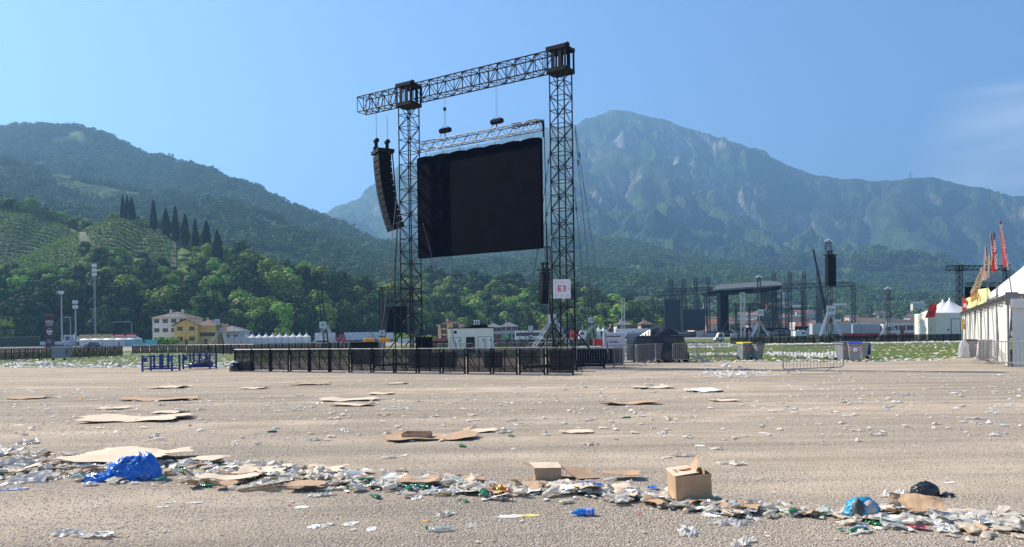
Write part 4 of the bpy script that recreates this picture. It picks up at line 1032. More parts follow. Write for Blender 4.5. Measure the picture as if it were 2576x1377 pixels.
rc_ = thing('red_case', 'dark red case standing left of the printed grey cabinet', 'case', (GX(1507, 46).x, 46, 0), 0); m = MB(); m.box(-.3, .3, 0, .6, .02, 1.4, .04); m.build('body', mat('dark_red', (.30, .02, .03), .5), rc_); m = MB(); m.box(-.2, .2, -.03, -.002, .9, .95); m.build('latch', ALU, rc_)
# blue stillage cages
BLU = mat('blue_steel', (.02, .05, .20), .5, .3, var=.2, vs=5)
def stillage(u, v, wpx, label):
    p = G(u, v); D = p.y; w_ = wpx/F*D; r = thing('stillage_cage', label, 'stillage', p, R(2)); h_ = .86; d_ = 1.1
    m = MB()
    for x in (-w_/2, w_/2-.08):
        for y in (0, d_-.08): m.box(x, x+.08, y, y+.08, 0, h_)
    for x in (-.2, .12): m.box(x, x+.09, -.004, .07, 0.1, h_+.04); m.box(x, x+.09, d_-.07, d_+.004, 0.1, h_+.06)
    m.build('posts', BLU, r)
    m = MB()
    for y in (.01, d_-.07):
        m.box(-w_/2+.08, w_/2-.08, y, y+.05, h_-.10, h_-.05); m.box(-w_/2+.08, w_/2-.08, y, y+.055, .10, .16); m.box(-w_/2+.08, w_/2-.08, y, y+.05, .24, .28)
    for x in (-w_/2+.01, w_/2-.06): m.box(x, x+.05, .08, d_-.08, .1, .16); m.box(x, x+.05, .08, d_-.08, h_-.1, h_-.05)
    m.box(-w_/2+.1, -w_/2+.3, -.006, 0.008, h_-.35, h_-.12); m.box(w_/2-.3, w_/2-.1, -.006, 0.008, h_-.35, h_-.12)
    m.build('rails', BLU, r)
    m = MB()
    for k in range(24): x = -w_/2+.1+(w_-.2)*k/23; m.tube((x, d_-.03, .16), (x, d_-.03, h_-.1), .004, 4, cap=False); m.tube((x, .03, .28), (x, .03, h_-.1), .003, 4, cap=False)
    for k in range(8): z = .2+k*.07; m.tube((-w_/2+.08, d_-.04, z), (w_/2-.08, d_-.04, z), .004, 4, cap=False)
    m.build('wire_mesh', STEEL, r)
    return r
stillage(395, 935, 77, 'left empty blue steel cage with wire sides on the gravel edge')
s2_ = stillage(494, 929.5, 70, 'right blue steel cage with a black sheet inside')
C, fs = blob(.6, .38, .28, 12, .2, 4, 2.5); o = mesh_obj('black_sheet', C, fs, PLB, None, True); o.location = s2_.location+Vector((0.05, .5, .18)); tag(o, 'crumpled black plastic sheet lying inside the right blue cage', 'plastic sheet')
# wrapped black bags at the left end of the row
for k, (u_, v_) in enumerate(((597, 934), (626, 932))):
    q = G(u_, v_); b_ = thing('wrapped_motor_bag', ('left', 'right')[k]+' of two black bags at the left end of the mesh row', 'bag', q+Vector((0, -.1, 0)), rr.uniform(-.5, .5))
    C, fs = blob(.33, .33, .42, 20+k, .12, 4, 2.5); C[:, 2] = np.minimum(C[:, 2], .46); mesh_obj('bag', C, fs, PLB, b_, True)
    C, fs = blob(.3, .3, .1, 30+k, .15, 4, 3); C[:, 2] += .42; mesh_obj('top_cover', C, fs, mat('pale_tarp', (.35, .36, .37), .6, var=.25, vs=9), b_, True)
    m = MB(); m.path([(-.2, -.2, .5), (-.1, -.36, .3), (.1, -.38, .25), (.2, -.25, .45)], .015, 5); m.build('strap', BLK2, b_)
# wheelie bins
BING = mat('bin_grey', (.25, .265, .285), .5, var=.06, vs=2)
RW = mat('reflective_white', (.75, .75, .75), .4)
def bin_(u, v, label, lidc, open_=False, rz=0, sc=1.0, paper=False):
    p = G(u, v); r = thing('wheelie_bin', label, 'bin', p, rz); r.scale = (sc, sc, sc)
    m = MB(); b0 = [(-.24, -.22, .06), (.24, -.22, .06), (.24, .2, .06), (-.24, .2, .06)]; t0 = [(-.31, -.36, .98), (.31, -.36, .98), (.31, .36, .98), (-.31, .36, .98)]
    m.add(b0+t0, [(3, 2, 1, 0), (0, 1, 5, 4), (1, 2, 6, 5), (2, 3, 7, 6), (3, 0, 4, 7), (4, 5, 6, 7)]); m.box(-.335, .335, -.385, .385, .93, .985, .01); m.build('body', BING, r)
    lm = mat(lidc[0], lidc[1], .4, var=.08)
    m = MB()
    if not open_: m.prism([(-.40, .99), (-.36, 1.05), (0, 1.085), (.38, 1.06), (.42, 1.0)], -.34, .34, 'x')
    else: m.prism([(.41, .25), (.47, .25), (.5, .6), (.47, .97), (.42, .97)], -.33, .33, 'x')
    m.build('lid', lm, r)
    m = MB(); m.tube((-.3, .42, .96), (.3, .42, .96), .018, 6); m.build('handle', BING, r)
    for x in (-.27, .27):
        m = MB(); m.tube((x-.025, .25, .1), (x+.025, .25, .1), .1, 14); m.build('wheel', BLK2, r)
    for x in (-.22, .22):
        m = MB(); rd_ = MB()
        for k in range(5):
            z = .50+k*.07; dz = .03; yy = -.36*(z-.06)/.92-.22*(1-(z-.06)/.92)-.012
            (m if k % 2 else rd_).add([(x-.045, yy, z), (x+.045, yy, z+dz), (x+.045, yy-.02, z+dz+.07), (x-.045, yy-.02, z+.07)], [(0, 1, 2, 3)])
        m.build('reflective_strip', RW, r); rd_.build('reflective_strip', mat('reflective_red', (.5, .03, .03), .4), r)
    if paper: m = MB(); m.box(-.09, .12, -.335, -.32, .55, .75); m.build('sticker', RW, r)
    return r
bin_(1873, 906, 'grey wheelie bin with a bright yellow lid on the grass edge', ('yellow_lid', (.78, .60, .03)), rz=R(15))
bin_(1904, 906, 'grey wheelie bin with a black lid right beside the yellow lidded one', ('black_lid', (.03, .032, .035)), rz=R(25), sc=.95)
bin_(2121, 908, 'dark grey bin behind the free standing steel barrier', ('grey_lid', (.12, .125, .13)), rz=R(20))
b3 = bin_(2150, 910, 'pale grey bin with a blue lid and a white sticker', ('blue_lid', (.03, .05, .42)), rz=R(-20), paper=True)
bin_(2166, 904, 'bin with its blue lid hanging open at the back', ('blue_lid', (.03, .05, .42)), True, rz=R(-55))
bin_(2440, 900, 'grey bin with a black lid beside the white marquee', ('black_lid', (.03, .032, .035)), rz=R(-10))
q = G(2425, 901); t_ = thing('plastic_sack', 'clear plastic sack leaning on the bin by the marquee', 'sack', q); C, fs = blob(.3, .25, .85, 44, .12, 4, 2); mesh_obj('film', C, fs, mat('clear_film', (.55, .56, .58), .25), t_, True)
q = G(2463, 899); t_ = thing('white_drum', 'short white plastic drum between the bin and the marquee', 'drum', q); m = MB(); m.lathe([(.27, 0), (.3, .05), (.3, .55), (.27, .6)], 18); m.build('body', WHITE, t_, True); m = MB(); m.lathe([(.28, .6), (.29, .62), (.2, .66)], 18); m.build('lid', WHITE, t_)
# big waste container on the left
q = G(155, 906); t_ = thing('waste_container', 'large grey four wheeled waste container in front of the left barriers', 'waste container', q, R(4))
m = MB(); m.prism([(-.62, .2), (.62, .2), (.78, 1.1), (-.78, 1.1)], -.5, .5); m.build('body', BING, t_); m = MB(); m.prism([(-.8, 1.11), (.8, 1.11), (.72, 1.24), (-.72, 1.24)], -.52, .52); m.build('lid', mat('lilac_lid', (.32, .33, .42), .5), t_)
for x in (-.5, .5): m = MB(); m.tube((x, -.52, .1), (x, -.44, .1), .1, 10); m.build('wheel', BLK2, t_)
for x in (-.75, .69): m = MB(); m.box(x, x+.05, -.6, -.503, .5, 1.0); m.build('side_bracket', DKG, t_)
# ================================================================ buildings, tents and vehicles round the field
rr = random.Random(77)
GLASS = mat('dark_window', (.03, .035, .04), .15, spec=.7, var=.2)
ROOFB = mat('brown_roof', (.13, .075, .055), .8, var=.25, vs=2, bump=.03, bs=3)
ROOFD = mat('dark_roof', (.075, .062, .058), .8, var=.25, vs=2, bump=.03, bs=3)
ROOFG = mat('grey_roof', (.13, .135, .14), .8, var=.2, vs=2)
ROOFR = mat('red_roof', (.26, .11, .07), .8, var=.25, vs=2, bump=.03, bs=3)
def house(u0, u1, ve, vr, D, label, wallc, roofm, hip=True, wins=(4, 3), dep=9, name='house', rz=0, skyl=0, chim=1, z0=None, over=.8):
    p = GX(u0, D); gz = ground_z(p.x, D) if z0 is None else z0
    w_ = (u1-u0)/F*D; he = top((u0+u1)/2, ve, D)-gz; hr = top((u0+u1)/2, vr, D)-gz
    r = thing(name, label, 'house', (p.x, D, gz), rz)
    wm = mat('wall_%02d%02d%02d' % tuple(int(c*99) for c in wallc), wallc, .85, var=.08, vs=.8)
    m = MB(); 
    if hip: m.box(0, w_, 0, dep, -1, he)
    else: m.prism([(0, -1), (w_, -1), (w_, he), (w_/2, hr-.25), (0, he)], 0, dep)
    m.build('wall', wm, r)
    o = over; m = MB(); t_ = .22
    if hip:
        rl = min(w_, dep)/2; a = [(-o, -o, he), (w_+o, -o, he), (w_+o, dep+o, he), (-o, dep+o, he)]; b = [(rl, dep/2, hr), (w_-rl+.01, dep/2, hr)] if w_ > dep else [(w_/2, rl, hr), (w_/2, dep-rl+.01, hr)]
        if w_ > dep: m.add(a+b, [(0, 1, 5, 4), (1, 2, 5), (2, 3, 4, 5), (3, 0, 4), (3, 2, 1, 0)])
        else: m.add(a+b, [(0, 1, 4), (1, 2, 5, 4), (2, 3, 5), (3, 0, 4, 5), (3, 2, 1, 0)])
    else:
        k = (hr-he)/(w_/2); m.prism([(-o, he-k*o), (w_/2, hr), (w_/2, hr+t_), (-o, he-k*o+t_)], -o, dep+o); m.prism([(w_/2, hr), (w_+o, he-k*o), (w_+o, he-k*o+t_), (w_/2, hr+t_)], -o, dep+o)
    rf = m.build('roof', roofm, r)
    for k in range(chim): m = MB(); cx_ = w_*(.3+.35*k); m.box(cx_, cx_+.7, dep*.4, dep*.4+.7, he, hr+.7); m.box(cx_-.08, cx_+.78, dep*.4-.08, dep*.4+.78, hr+.7, hr+.85); m.build('chimney', wm, rf)
    for k in range(skyl):
        m = MB(); x = w_*(.35+.13*k); fz = .45; m.add([(x, -o+(dep/2+o)*.3, he+(hr-he)*.3+.12), (x+1.1, -o+(dep/2+o)*.3, he+(hr-he)*.3+.12), (x+1.1, -o+(dep/2+o)*.5, he+(hr-he)*.5+.12), (x, -o+(dep/2+o)*.5, he+(hr-he)*.5+.12)], [(0, 1, 2, 3)]); m.build('skylight', WHITE, rf)
    nx, nz_ = wins
    for i in range(nx):
        for j in range(nz_):
            x = w_*(i+.5)/nx; z = he*(j+.45)/nz_; ww = .5
            f_ = MB(); f_.box(x-ww-.45, x-ww, -.06, -.004, z-.1, z+1.5); f_.box(x+ww, x+ww+.45, -.06, -.004, z-.1, z+1.5); wn = f_.build('window', mat('shutter_brown', (.10, .055, .03), .7), r)
            g = MB(); g.box(x-ww, x+ww, -.03, -.004, z, z+1.4); g.build('pane', GLASS, wn)
    m = MB(); m.box(w_*.45, w_*.45+1.1, -.05, -.004, 0, 2.2); m.build('door', mat('door_brown', (.12, .07, .04), .6), r)
    return r
house(384, 470, 800, 783, 292, 'large cream house with a dark hipped roof left of the yellow house', (.76, .70, .56), ROOFD, True, (4, 3), 15, skyl=3, chim=2)
house(438, 498, 818, 803, 284, 'yellow house wing with a brown gable facing the field', (.70, .46, .12), ROOFB, False, (2, 2), 12)
house(492, 541, 820, 804, 286, 'right wing of the yellow house under the long brown roof', (.68, .44, .12), ROOFB, True, (4, 1), 12, skyl=1)
house(537, 604, 834, 819, 305, 'low grey roofed house right of the yellow one', (.42, .45, .46), ROOFG, True, (3, 1), 12)
house(1102, 1162, 818, 808, 262, 'orange house with a pale roof left of the white generator', (.88, .50, .24), mat('pale_roof', (.34, .31, .28), .8), False, (2, 3), 14)
house(1222, 1262, 824, 813, 300, 'grey roofed house behind the generator, left one of two', (.38, .40, .42), ROOFG, True, (3, 2), 12)
house(1258, 1302, 822, 810, 320, 'grey roofed house behind the generator, right one of two', (.40, .42, .42), ROOFG, True, (3, 2), 12)
house(1552, 1588, 817, 808, 330, 'cream house with a grey hipped roof behind the slender pale mast', (.60, .58, .45), ROOFG, True, (3, 2), 10)
house(1614, 1640, 816, 806, 340, 'brown roofed house left of the tall narrow stage screen', (.40, .30, .25), ROOFB, True, (3, 2), 10)
wh = house(2222, 2318, 811, 799, 235, 'long low warehouse with a dark brown roof left of the peaked white tent', (.62, .63, .62), ROOFD, True, (5, 1), 22, name='warehouse', chim=0, over=.5)
wh['category'] = 'warehouse'
# the town across the valley floor
tw = 0
for i in range(150):
    uu = rr.uniform(1765, 2345); D = 440+860*rr.random()**1.15
    if (2318 < uu and D < 520): continue
    p = GX(uu, D); gz = ground_z(p.x, D)
    zb = gz
    w_ = rr.uniform(9, 17); h_ = rr.uniform(5.5, 9.5); d_ = rr.uniform(9, 13)
    roofm = rr.choice((ROOFR, ROOFR, ROOFB, ROOFB, ROOFG, ROOFD)); wc = rr.choice(((.62, .58, .50), (.66, .64, .60), (.58, .47, .36), (.52, .50, .47), (.62, .48, .38)))
    big = rr.random() < .08
    if big: w_ *= 1.8; h_ *= 1.6; roofm = ROOFG
    r = thing('town_house', ('red roofed', 'brown roofed', 'grey roofed', 'dark roofed')[(ROOFR, ROOFB, ROOFG, ROOFD).index(roofm)]+' house of the town beyond the stage', 'house', (p.x, D, zb-.5), rr.uniform(-.7, .7), ('red', 'brown', 'grey', 'dark')[(ROOFR, ROOFB, ROOFG, ROOFD).index(roofm)]+' roofed houses of the town')
    wm = mat('wall_%02d%02d%02d' % tuple(int(c*99) for c in wc), wc, .85, var=.08, vs=.8)
    m = MB(); m.box(-w_/2, w_/2, -d_/2, d_/2, -2, h_); m.build('wall', wm, r)
    m = MB(); o = .7; rh = d_*.24; m.prism([(-d_/2-o, h_-.1), (0, h_+rh), (d_/2+o, h_-.1)], -w_/2-o, w_/2+o, 'x'); m.build('roof', roofm, r)
    m = MB()
    for k in range(int(w_/3)):
        for j in range(int(h_/2.8)): x = -w_/2+1.5+k*3; m.box(x-.5, x+.5, -d_/2-.04, -d_/2+.02, .9+j*2.8, 2.2+j*2.8)
    m.build('windows', GLASS, r)
# bushes and single trees behind the tents
def bush(u, vt, wpx, D, label, bright=True, name='bush'):
    p = GX(u, D); gz = ground_z(p.x, D); H = top(u, vt, D)-gz; r = thing(name, label, 'tree' if name != 'bush' else 'bush', (p.x, D, gz))
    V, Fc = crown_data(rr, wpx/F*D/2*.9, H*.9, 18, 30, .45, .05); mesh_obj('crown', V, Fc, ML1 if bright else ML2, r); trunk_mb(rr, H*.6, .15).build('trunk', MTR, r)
bush(400, 849, 34, 262, 'green bush right of the teal van'); bush(428, 852, 34, 262, 'low green bush left of the long white tent row'); bush(455, 846, 30, 285, 'bush in front of the yellow house')
bush(575, 838, 40, 312, 'bush behind the tents left of the grey roofed house', False, 'tree'); bush(706, 822, 46, 315, 'round tree behind the middle of the long tent row', True, 'tree')
bush(1020, 842, 60, 290, 'pale green bush behind the left gantry tower'); bush(1075, 846, 50, 290, 'pale green bush left of the orange house')
bush(1350, 838, 120, 300, 'bush line behind the white coach', False); bush(1320, 808, 34, 315, 'bush right of the two grey roofed houses', False, 'tree'); bush(1372, 790, 50, 330, 'bright tree behind the gantry tower foot', True, 'tree')
bush(1500, 788, 70, 345, 'wide spreading bright tree above the green truck', True, 'tree'); bush(1660, 790, 30, 430, 'bright tree left of the tall narrow screen', True, 'tree'); bush(5, 770, 60, 300, 'bright tree at the left edge of the picture', True, 'tree')
bush(1853, 806, 30, 420, 'round green tree seen through the stage opening', False, 'tree'); bush(1530, 835, 50, 330, 'low hedge behind the small white pagodas', True)
# ---- tents
TENT = mat('tent_white', (.68, .68, .67), .6, var=.05, vs=1, transl=.12, bump=.03, bs=1.2)
TENTG = mat('tent_grey_green', (.30, .36, .33), .6, var=.08, transl=.12)
def pagoda_mb(w_, he, hp, n=7, lean=1.9):
    m = MB(); V = []; Fc = []
    for j in range(n+1):
        t = j/n; half = w_/2*(1-t)**lean if j < n else .05; half = max(half, w_*.02); z = he+(hp-he)*t
        V += [(-half, -half, z), (0, -half, z-.02*(1-t)), (half, -half, z), (half, 0, z), (half, half, z), (0, half, z), (-half, half, z), (-half, 0, z)]
    for j in range(n):
        for k in range(8): a = j*8+k; b = j*8+(k+1) % 8; Fc.append((a, b, b+8, a+8))
    Fc.append(tuple(range(n*8, n*8+8))); m.add(V, Fc); return m
def tent(name, label, loc, rz, w_, he, hp, mt_, group=None, lean=1.9, walls=True):
    r = thing(name, label, 'tent', loc, rz, group)
    pagoda_mb(w_, he, hp, lean=lean).build('canopy', mt_, r, True)
    m = MB(); m.tube((0, 0, hp-.1), (0, 0, hp+.5), .05, 5); m.build('finial', STEEL, r)
    m = MB(); h_ = w_/2-.01
    m.box(-h_, h_, -h_-.02, -h_+.0, he-.28, he); m.build('valance', mt_, r)
    if walls: m = MB(); m.box(-h_+.05, h_-.05, -h_+.06, -h_+.08, .03, he-.285); m.box(-h_+.03, -h_+.05, -h_+.1, h_-.1, .03, he-.1); m.box(h_-.05, h_-.03, -h_+.1, h_-.1, .03, he-.1); m.build('side_wall', mt_, r)
    m = MB()
    for x in (-h_, h_):
        for y in (-h_, h_): m.tube((x, y, 0), (x, y, he), .05, 5)
    m.build('pole', STEEL, r)
    return r
D = 305; t0 = None
for k in range(20):
    p = GX(448.5+k*17, D)
    if t0 is None: t0 = tent('pagoda_tent', 'small white peaked tent in the long row before the dark wood', (p.x, D, 0), 0, 17/F*D, 2.55, 4.5, TENT, 'long row of small white peaked tents')
    else: dup(t0, (p.x, D, 0), 0)
p = GX(1506, 290); tent('pagoda_tent', 'left one of two small white peaked tents beside the slender mast', (p.x, 290, 0), 0, 2.6, 3.2, 5.4, TENT); p = GX(1519, 290); tent('pagoda_tent', 'right one of two small white peaked tents beside the slender mast', (p.x, 290, 0), 0, 2.6, 3.2, 5.3, TENT)
p = GX(188, 262); tent('pagoda_tent', 'grey green peaked tent between the lorry and the food stalls', (p.x, 262, 0), 0, 5.4, 1.9, 4.6, TENTG, None, 1.5, False)
BANY = mat('banner_yellow', (.62, .56, .30), .7, var=.15, vs=3, col2=(.70, .45, .20)); BANR = mat('banner_red', (.62, .06, .045), .6, var=.1)
for k in range(5):
    D = 255; w_ = 29/F*D; u_ = 207+29*(k+.5); p = GX(u_, D)
    nm = ('first', 'second', 'third', 'fourth', 'fifth')[k]
    t_ = tent('stall_tent', nm+' white stall from the left in the row with '+('yellow' if k < 3 else 'red')+' roof banners', (p.x, D, 0), 0, w_, 2.3, 4.0, mat('stall_teal', (.33, .55, .58), .6, transl=.12) if k == 4 else TENT, 'white stalls with roof banners', 1.3)
    b_ = thing('roof_banner', ('pale yellow printed banner on the first stall roof', 'orange lettered banner on the second stall roof', 'pale yellow printed banner on the third stall roof', 'red and white banner on the fourth stall roof', 'red and white banner on the fifth stall roof')[k], 'banner', (p.x, D-w_/2-.1, 2.75), 0)
    m = MB(); m.box(-w_*.46, w_*.46, -.03, .0, 0, 1.3); m.build('cloth', BANR if k > 2 else BANY, b_)
    if k > 2:
        m = MB(); m.box(-w_*.4, w_*.4, -.045, -.031, .25, .5); m.box(-w_*.4, w_*.4, -.045, -.031, .75, 1.0); m.build('print', WHT, b_)
    else: text_part(('FRITTURE', 'PIZZERIA', 'PANINI')[k], .62, mat('ink_orange', (.50, .17, .05), .7) if k == 1 else mat('ink_olive', (.34, .33, .10), .7), b_, (0, -.04, .65), (R(90), 0, 0))
# ---- feather flags
def wavy(name, pts, mt_, parent, wv=.05, n=14, nx=4):
    """cloth between a left and a right edge, both lists of (x, z) from bottom to top"""
    L_, R_ = pts; V = []; Fc = []
    def at(P, t): 
        t = t*(len(P)-1); i = min(int(t), len(P)-2); f = t-i; return (P[i][0]*(1-f)+P[i+1][0]*f, P[i][1]*(1-f)+P[i+1][1]*f)
    for j in range(n+1):
        a = at(L_, j/n); b = at(R_, j/n)
        for i in range(nx+1):
            s_ = i/nx; V.append((a[0]*(1-s_)+b[0]*s_, wv*math.sin(s_*4+j*.9)*(.3+s_), a[1]*(1-s_)+b[1]*s_))
    for j in range(n):
        for i in range(nx): a = j*(nx+1)+i; Fc.append((a, a+1, a+nx+2, a+nx+1))
    return mesh_obj(name, V, Fc, mt_, parent, True)
def feather(uT, vT, uB, vB, uP, vP, wpx, D, label, mt_, txt=None, tmt=None, txs=.2, wmul=1, group=None):
    """leaning feather flag: top, bottom of the cloth and foot of the pole in picture units"""
    P0 = W(uP, vP, D); r = thing('feather_flag', label, 'flag', P0, 0, group)
    lo = lambda u, v: (W(u, v, D)-P0)
    T_ = lo(uT, vT); B_ = lo(uB, vB); w_ = wpx/F*D
    m = MB(); m.path([(0, 0, 0), (B_.x, 0, B_.z), (B_.x+(T_.x-B_.x)*.5+w_*.25, 0, (B_.z+T_.z)/2), (T_.x+.02, 0, T_.z)], .022, 6); m.build('pole', DKG, r)
    Ls = []; Rs = []
    for k in range(9):
        t = k/8; c = B_.lerp(T_, t); q = (1-t)**.55 if t > .0 else 1; ww = w_*min(1, q+.12); off = w_*.25*math.sin(math.pi*t)
        Rs.append((c.x+off-.02, c.z)); Ls.append((c.x+off-ww, c.z))
    wavy('cloth', (Ls, Rs), mt_, r, .04)
    if txt:
        c = B_.lerp(T_, .42); ang = math.atan2(T_.z-B_.z, T_.x-B_.x); text_part(txt, txs, tmt, r, (c.x-w_*.3, -.12, c.z), (R(90), -ang, 0), ex=.003)
    return r
PINK = mat('flag_pink', (.70, .16, .16), .6, var=.2, vs=1.5, col2=(.62, .05, .05), transl=.5); REDF = mat('flag_red', (.55, .03, .03), .6, var=.2, vs=1.5, col2=(.38, .01, .015), transl=.5); TAN = mat('flag_tan', (.50, .36, .22), .7, var=.25, vs=3, col2=(.66, .52, .34), transl=.45)
PALE = mat('flag_pale_red', (.66, .30, .26), .6, var=.2, vs=2, col2=(.70, .55, .50), transl=.45)
feather(2516, 556, 2536, 672, 2546, 746, 13, 34.5, 'tallest pink red feather flag with white letters on the marquee corner', PINK, 'OFFICIAL MERCHANDISE', WHT, .17)
feather(2500, 585, 2507, 683, 2511, 766, 12, 38.5, 'deep red feather flag with a dark top behind the tallest one', REDF, 'OFFICIAL MERCH', WHT, .17)
feather(2492, 588, 2500, 668, 2509, 766, 6, 38.9, 'narrow pale red flag just left of the deep red one', PALE)
feather(2480, 620, 2482, 705, 2485, 785, 11, 44.2, 'pale red flag with dark letters leaning over the yellow banner', PALE, 'MAXI', BLKT, .24)
feather(2491, 636, 2488, 700, 2487, 785, 11, 44.8, 'tan flag half hidden behind the pale red lettered flag', TAN)
feather(2473, 672, 2462, 737, 2452, 800, 22, 50.0, 'broad tan flag reading panino above the yellow banner', TAN, 'PANINO', BLKT, .36)
for k in range(3): feather(2342+k*7, 762-k*2, 2337+k*7, 800-k, 2337+k*7, 838, 10, 120, ('left', 'middle', 'right')[k]+' red flag of three left of the peaked tent on the cream container', REDF if k else BANR)
# yellow banner on the marquee edge
p0 = W(2432, 778, 60.6); p1 = W(2484, 763, 44.2)
yb = thing('roof_banner', 'large pale yellow banner with orange writing flapping above the marquee edge', 'banner', p0, 0)
V = []; Fc = []; T0 = W(2432, 754, 60.6); T1 = W(2484, 719, 44.2)
for j in range(9):
    for i in range(15):
        a = p0.lerp(p1, i/14); b = T0.lerp(T1, i/14); c = a.lerp(b, j/8); V.append(c-p0+Vector((.10*math.sin(i*1.3+j*.5), .14*math.sin(i*.9+j*.8), .05*math.sin(i*.8))))
for j in range(8):
    for i in range(14): a = j*15+i; Fc.append((a, a+1, a+16, a+15))
mesh_obj('cloth', V, Fc, mat('banner_lemon', (.66, .66, .30), .7, var=.1, vs=2, transl=.2), yb, True)
bd = (p1-p0); text_part('PATATINE', 1.2, mat('ink_orange', (.50, .17, .05), .7), yb, (bd.x*.5-.25, bd.y*.5-.25, bd.z*.5+.75), (R(90), 0, math.atan2(bd.y, bd.x)), ex=.01)
bp2 = thing('roof_banner', 'small red and white banner left of the yellow one', 'banner', W(2427, 786, 61.5), 0); m = MB(); m.box(-.2, .2, -.02, 0, 0, 1.1); m.build('cloth', BANR, bp2); m = MB(); m.box(-.12, .12, -.035, -.021, .4, .7); m.build('print', WHT, bp2)
op = thing('hanging_sign', 'small orange sign hanging at the far end of the marquee wall', 'sign', W(2428, 829, 62), 0); m = MB(); m.box(-.28, .28, -.02, 0, 0, .85); m.build('board', mat('sign_orange', (.70, .33, .03), .6), op); m = MB(); m.box(-.16, .16, -.04, -.021, .45, .6); m.build('print', WHT, op)
# ---- the white marquee at the right edge
MW = mat('marquee_white', (.70, .685, .64), .55, var=.05, vs=.9, transl=.1, bump=.05, bs=1.4)
MA = Vector((21.8, 33.8, 0)); mrz = math.atan2(30.8, 15.9)
mq = thing('marquee', 'long white marquee with peaked roofs at the right edge', 'marquee', MA, mrz)
# local x runs back along the wall, local -y points outwards to the right of it
for k in range(7):
    x0 = k*4.96
    if k < 3: m = pagoda_mb(11.5, 3.13, 8.7, 9, 1.2); m.xf(Matrix.Translation((5.75+k*11.54, -5.76, 0))); m.build('canopy', MW, mq, True)
    V = []; Fc = []; nx, nz_ = 20, 8
    for j in range(nz_+1):
        for i in range(nx+1):
            s_ = i/nx; t_ = j/nz_; V.append((x0+.05+4.84*s_, .03+.045*math.sin(s_*21+k*2)*(1-t_*.5)+.04*math.sin(s_*9+t_*5+k), .02+2.86*t_+.03*math.sin(s_*7+k)*t_))
    for j in range(nz_):
        for i in range(nx): a = j*(nx+1)+i; Fc.append((a, a+1, a+nx+2, a+nx+1))
    mesh_obj('side_wall', V, Fc, MW, mq, True)
m = MB(); m.truss((0, .12, 3.02), (34.7, .12, 3.02), .16, .22, 60, .025, .016); m.build('gutter_rail', mat('marquee_frame', (.22, .21, .2), .4, .6), mq)
m = MB(); m.truss((.1, .0, 3.02), (.1, -5, 3.02), .2, .24, 10, .03, .018); m.box(-.1, .22, -.25, .18, 2.7, 3.25); m.build('corner_bracket', mat('marquee_frame', (.22, .21, .2)), mq)
m = MB()
for k in range(8): m = MB(); m.tube((k*4.96, .1, 0), (k*4.96, .1, 3.0), .045, 7); m.build('pole', STEEL, mq)
for k in range(1, 7): m = MB(); m.tube((k*4.96+.3, .14, .1), (k*4.96+1.5, .2, 2.9), .02, 5); m.build('brace', STEEL, mq)
V = []; Fc = []
for j in range(9):
    for i in range(25): s_ = i/24; t_ = j/8; V.append((.02+.04*math.sin(s_*30)-.03*t_, -.05-9.8*s_, .02+2.8*t_))
for j in range(8):
    for i in range(24): a = j*25+i; Fc.append((a, a+1, a+26, a+25))
mesh_obj('front_wall', V, Fc, MW, mq, True)
m = MB(); m.box(-.18, -.06, -5, -.0, 2.55, 2.95); m.build('valance', MW, mq)
# cream container with its peaked tent
p = GX(2334, 122); cc = thing('container', 'cream container with a dark framed side door beside the marquee', 'container', (p.x, 122, 0), 0)
cw = 92/F*122; ch = top(2380, 788, 122)
m = MB(); m.box(0, cw, 0, 4, .1, ch, .04); m.build('body', CREAM, cc); m = MB(); m.box(0, 1.2, -.04, -.003, .3, ch-.25); dd = m.build('end_door', mat('cream_panel_light', (.68, .66, .56), .5), cc)
m = MB(); m.box(.5, .56, -.08, -.041, 1.6, 2.2); m.build('handle', BLK2, dd)
m = MB(); m.box(cw-2.1, cw-.6, -.05, -.003, .9, 3.5); d2 = m.build('side_door', DKG, cc); m = MB(); m.box(cw-2.02, cw-.68, -.07, -.051, .98, 3.42); m.build('door_panel', CREAM, d2); m = MB(); m.box(cw-2.6, cw-2.4, -.05, -.003, 1.6, 1.9); m.build('vent', BLK2, cc)
p = GX(2385, 127); tn = tent('pagoda_tent', 'tall white twin peaked tent rising behind the cream container', (GX(2390, 125).x, 125, 0), 0, 5.3, ch+.08, ch+2.5, TENT, None, 1.6, False)
pg = pagoda_mb(5.0, ch+.1, ch+2.3, 7, 1.5); pg.xf(Matrix.Translation((-.75, .6, 0))); pg.build('rear_canopy', TENT, tn, True)
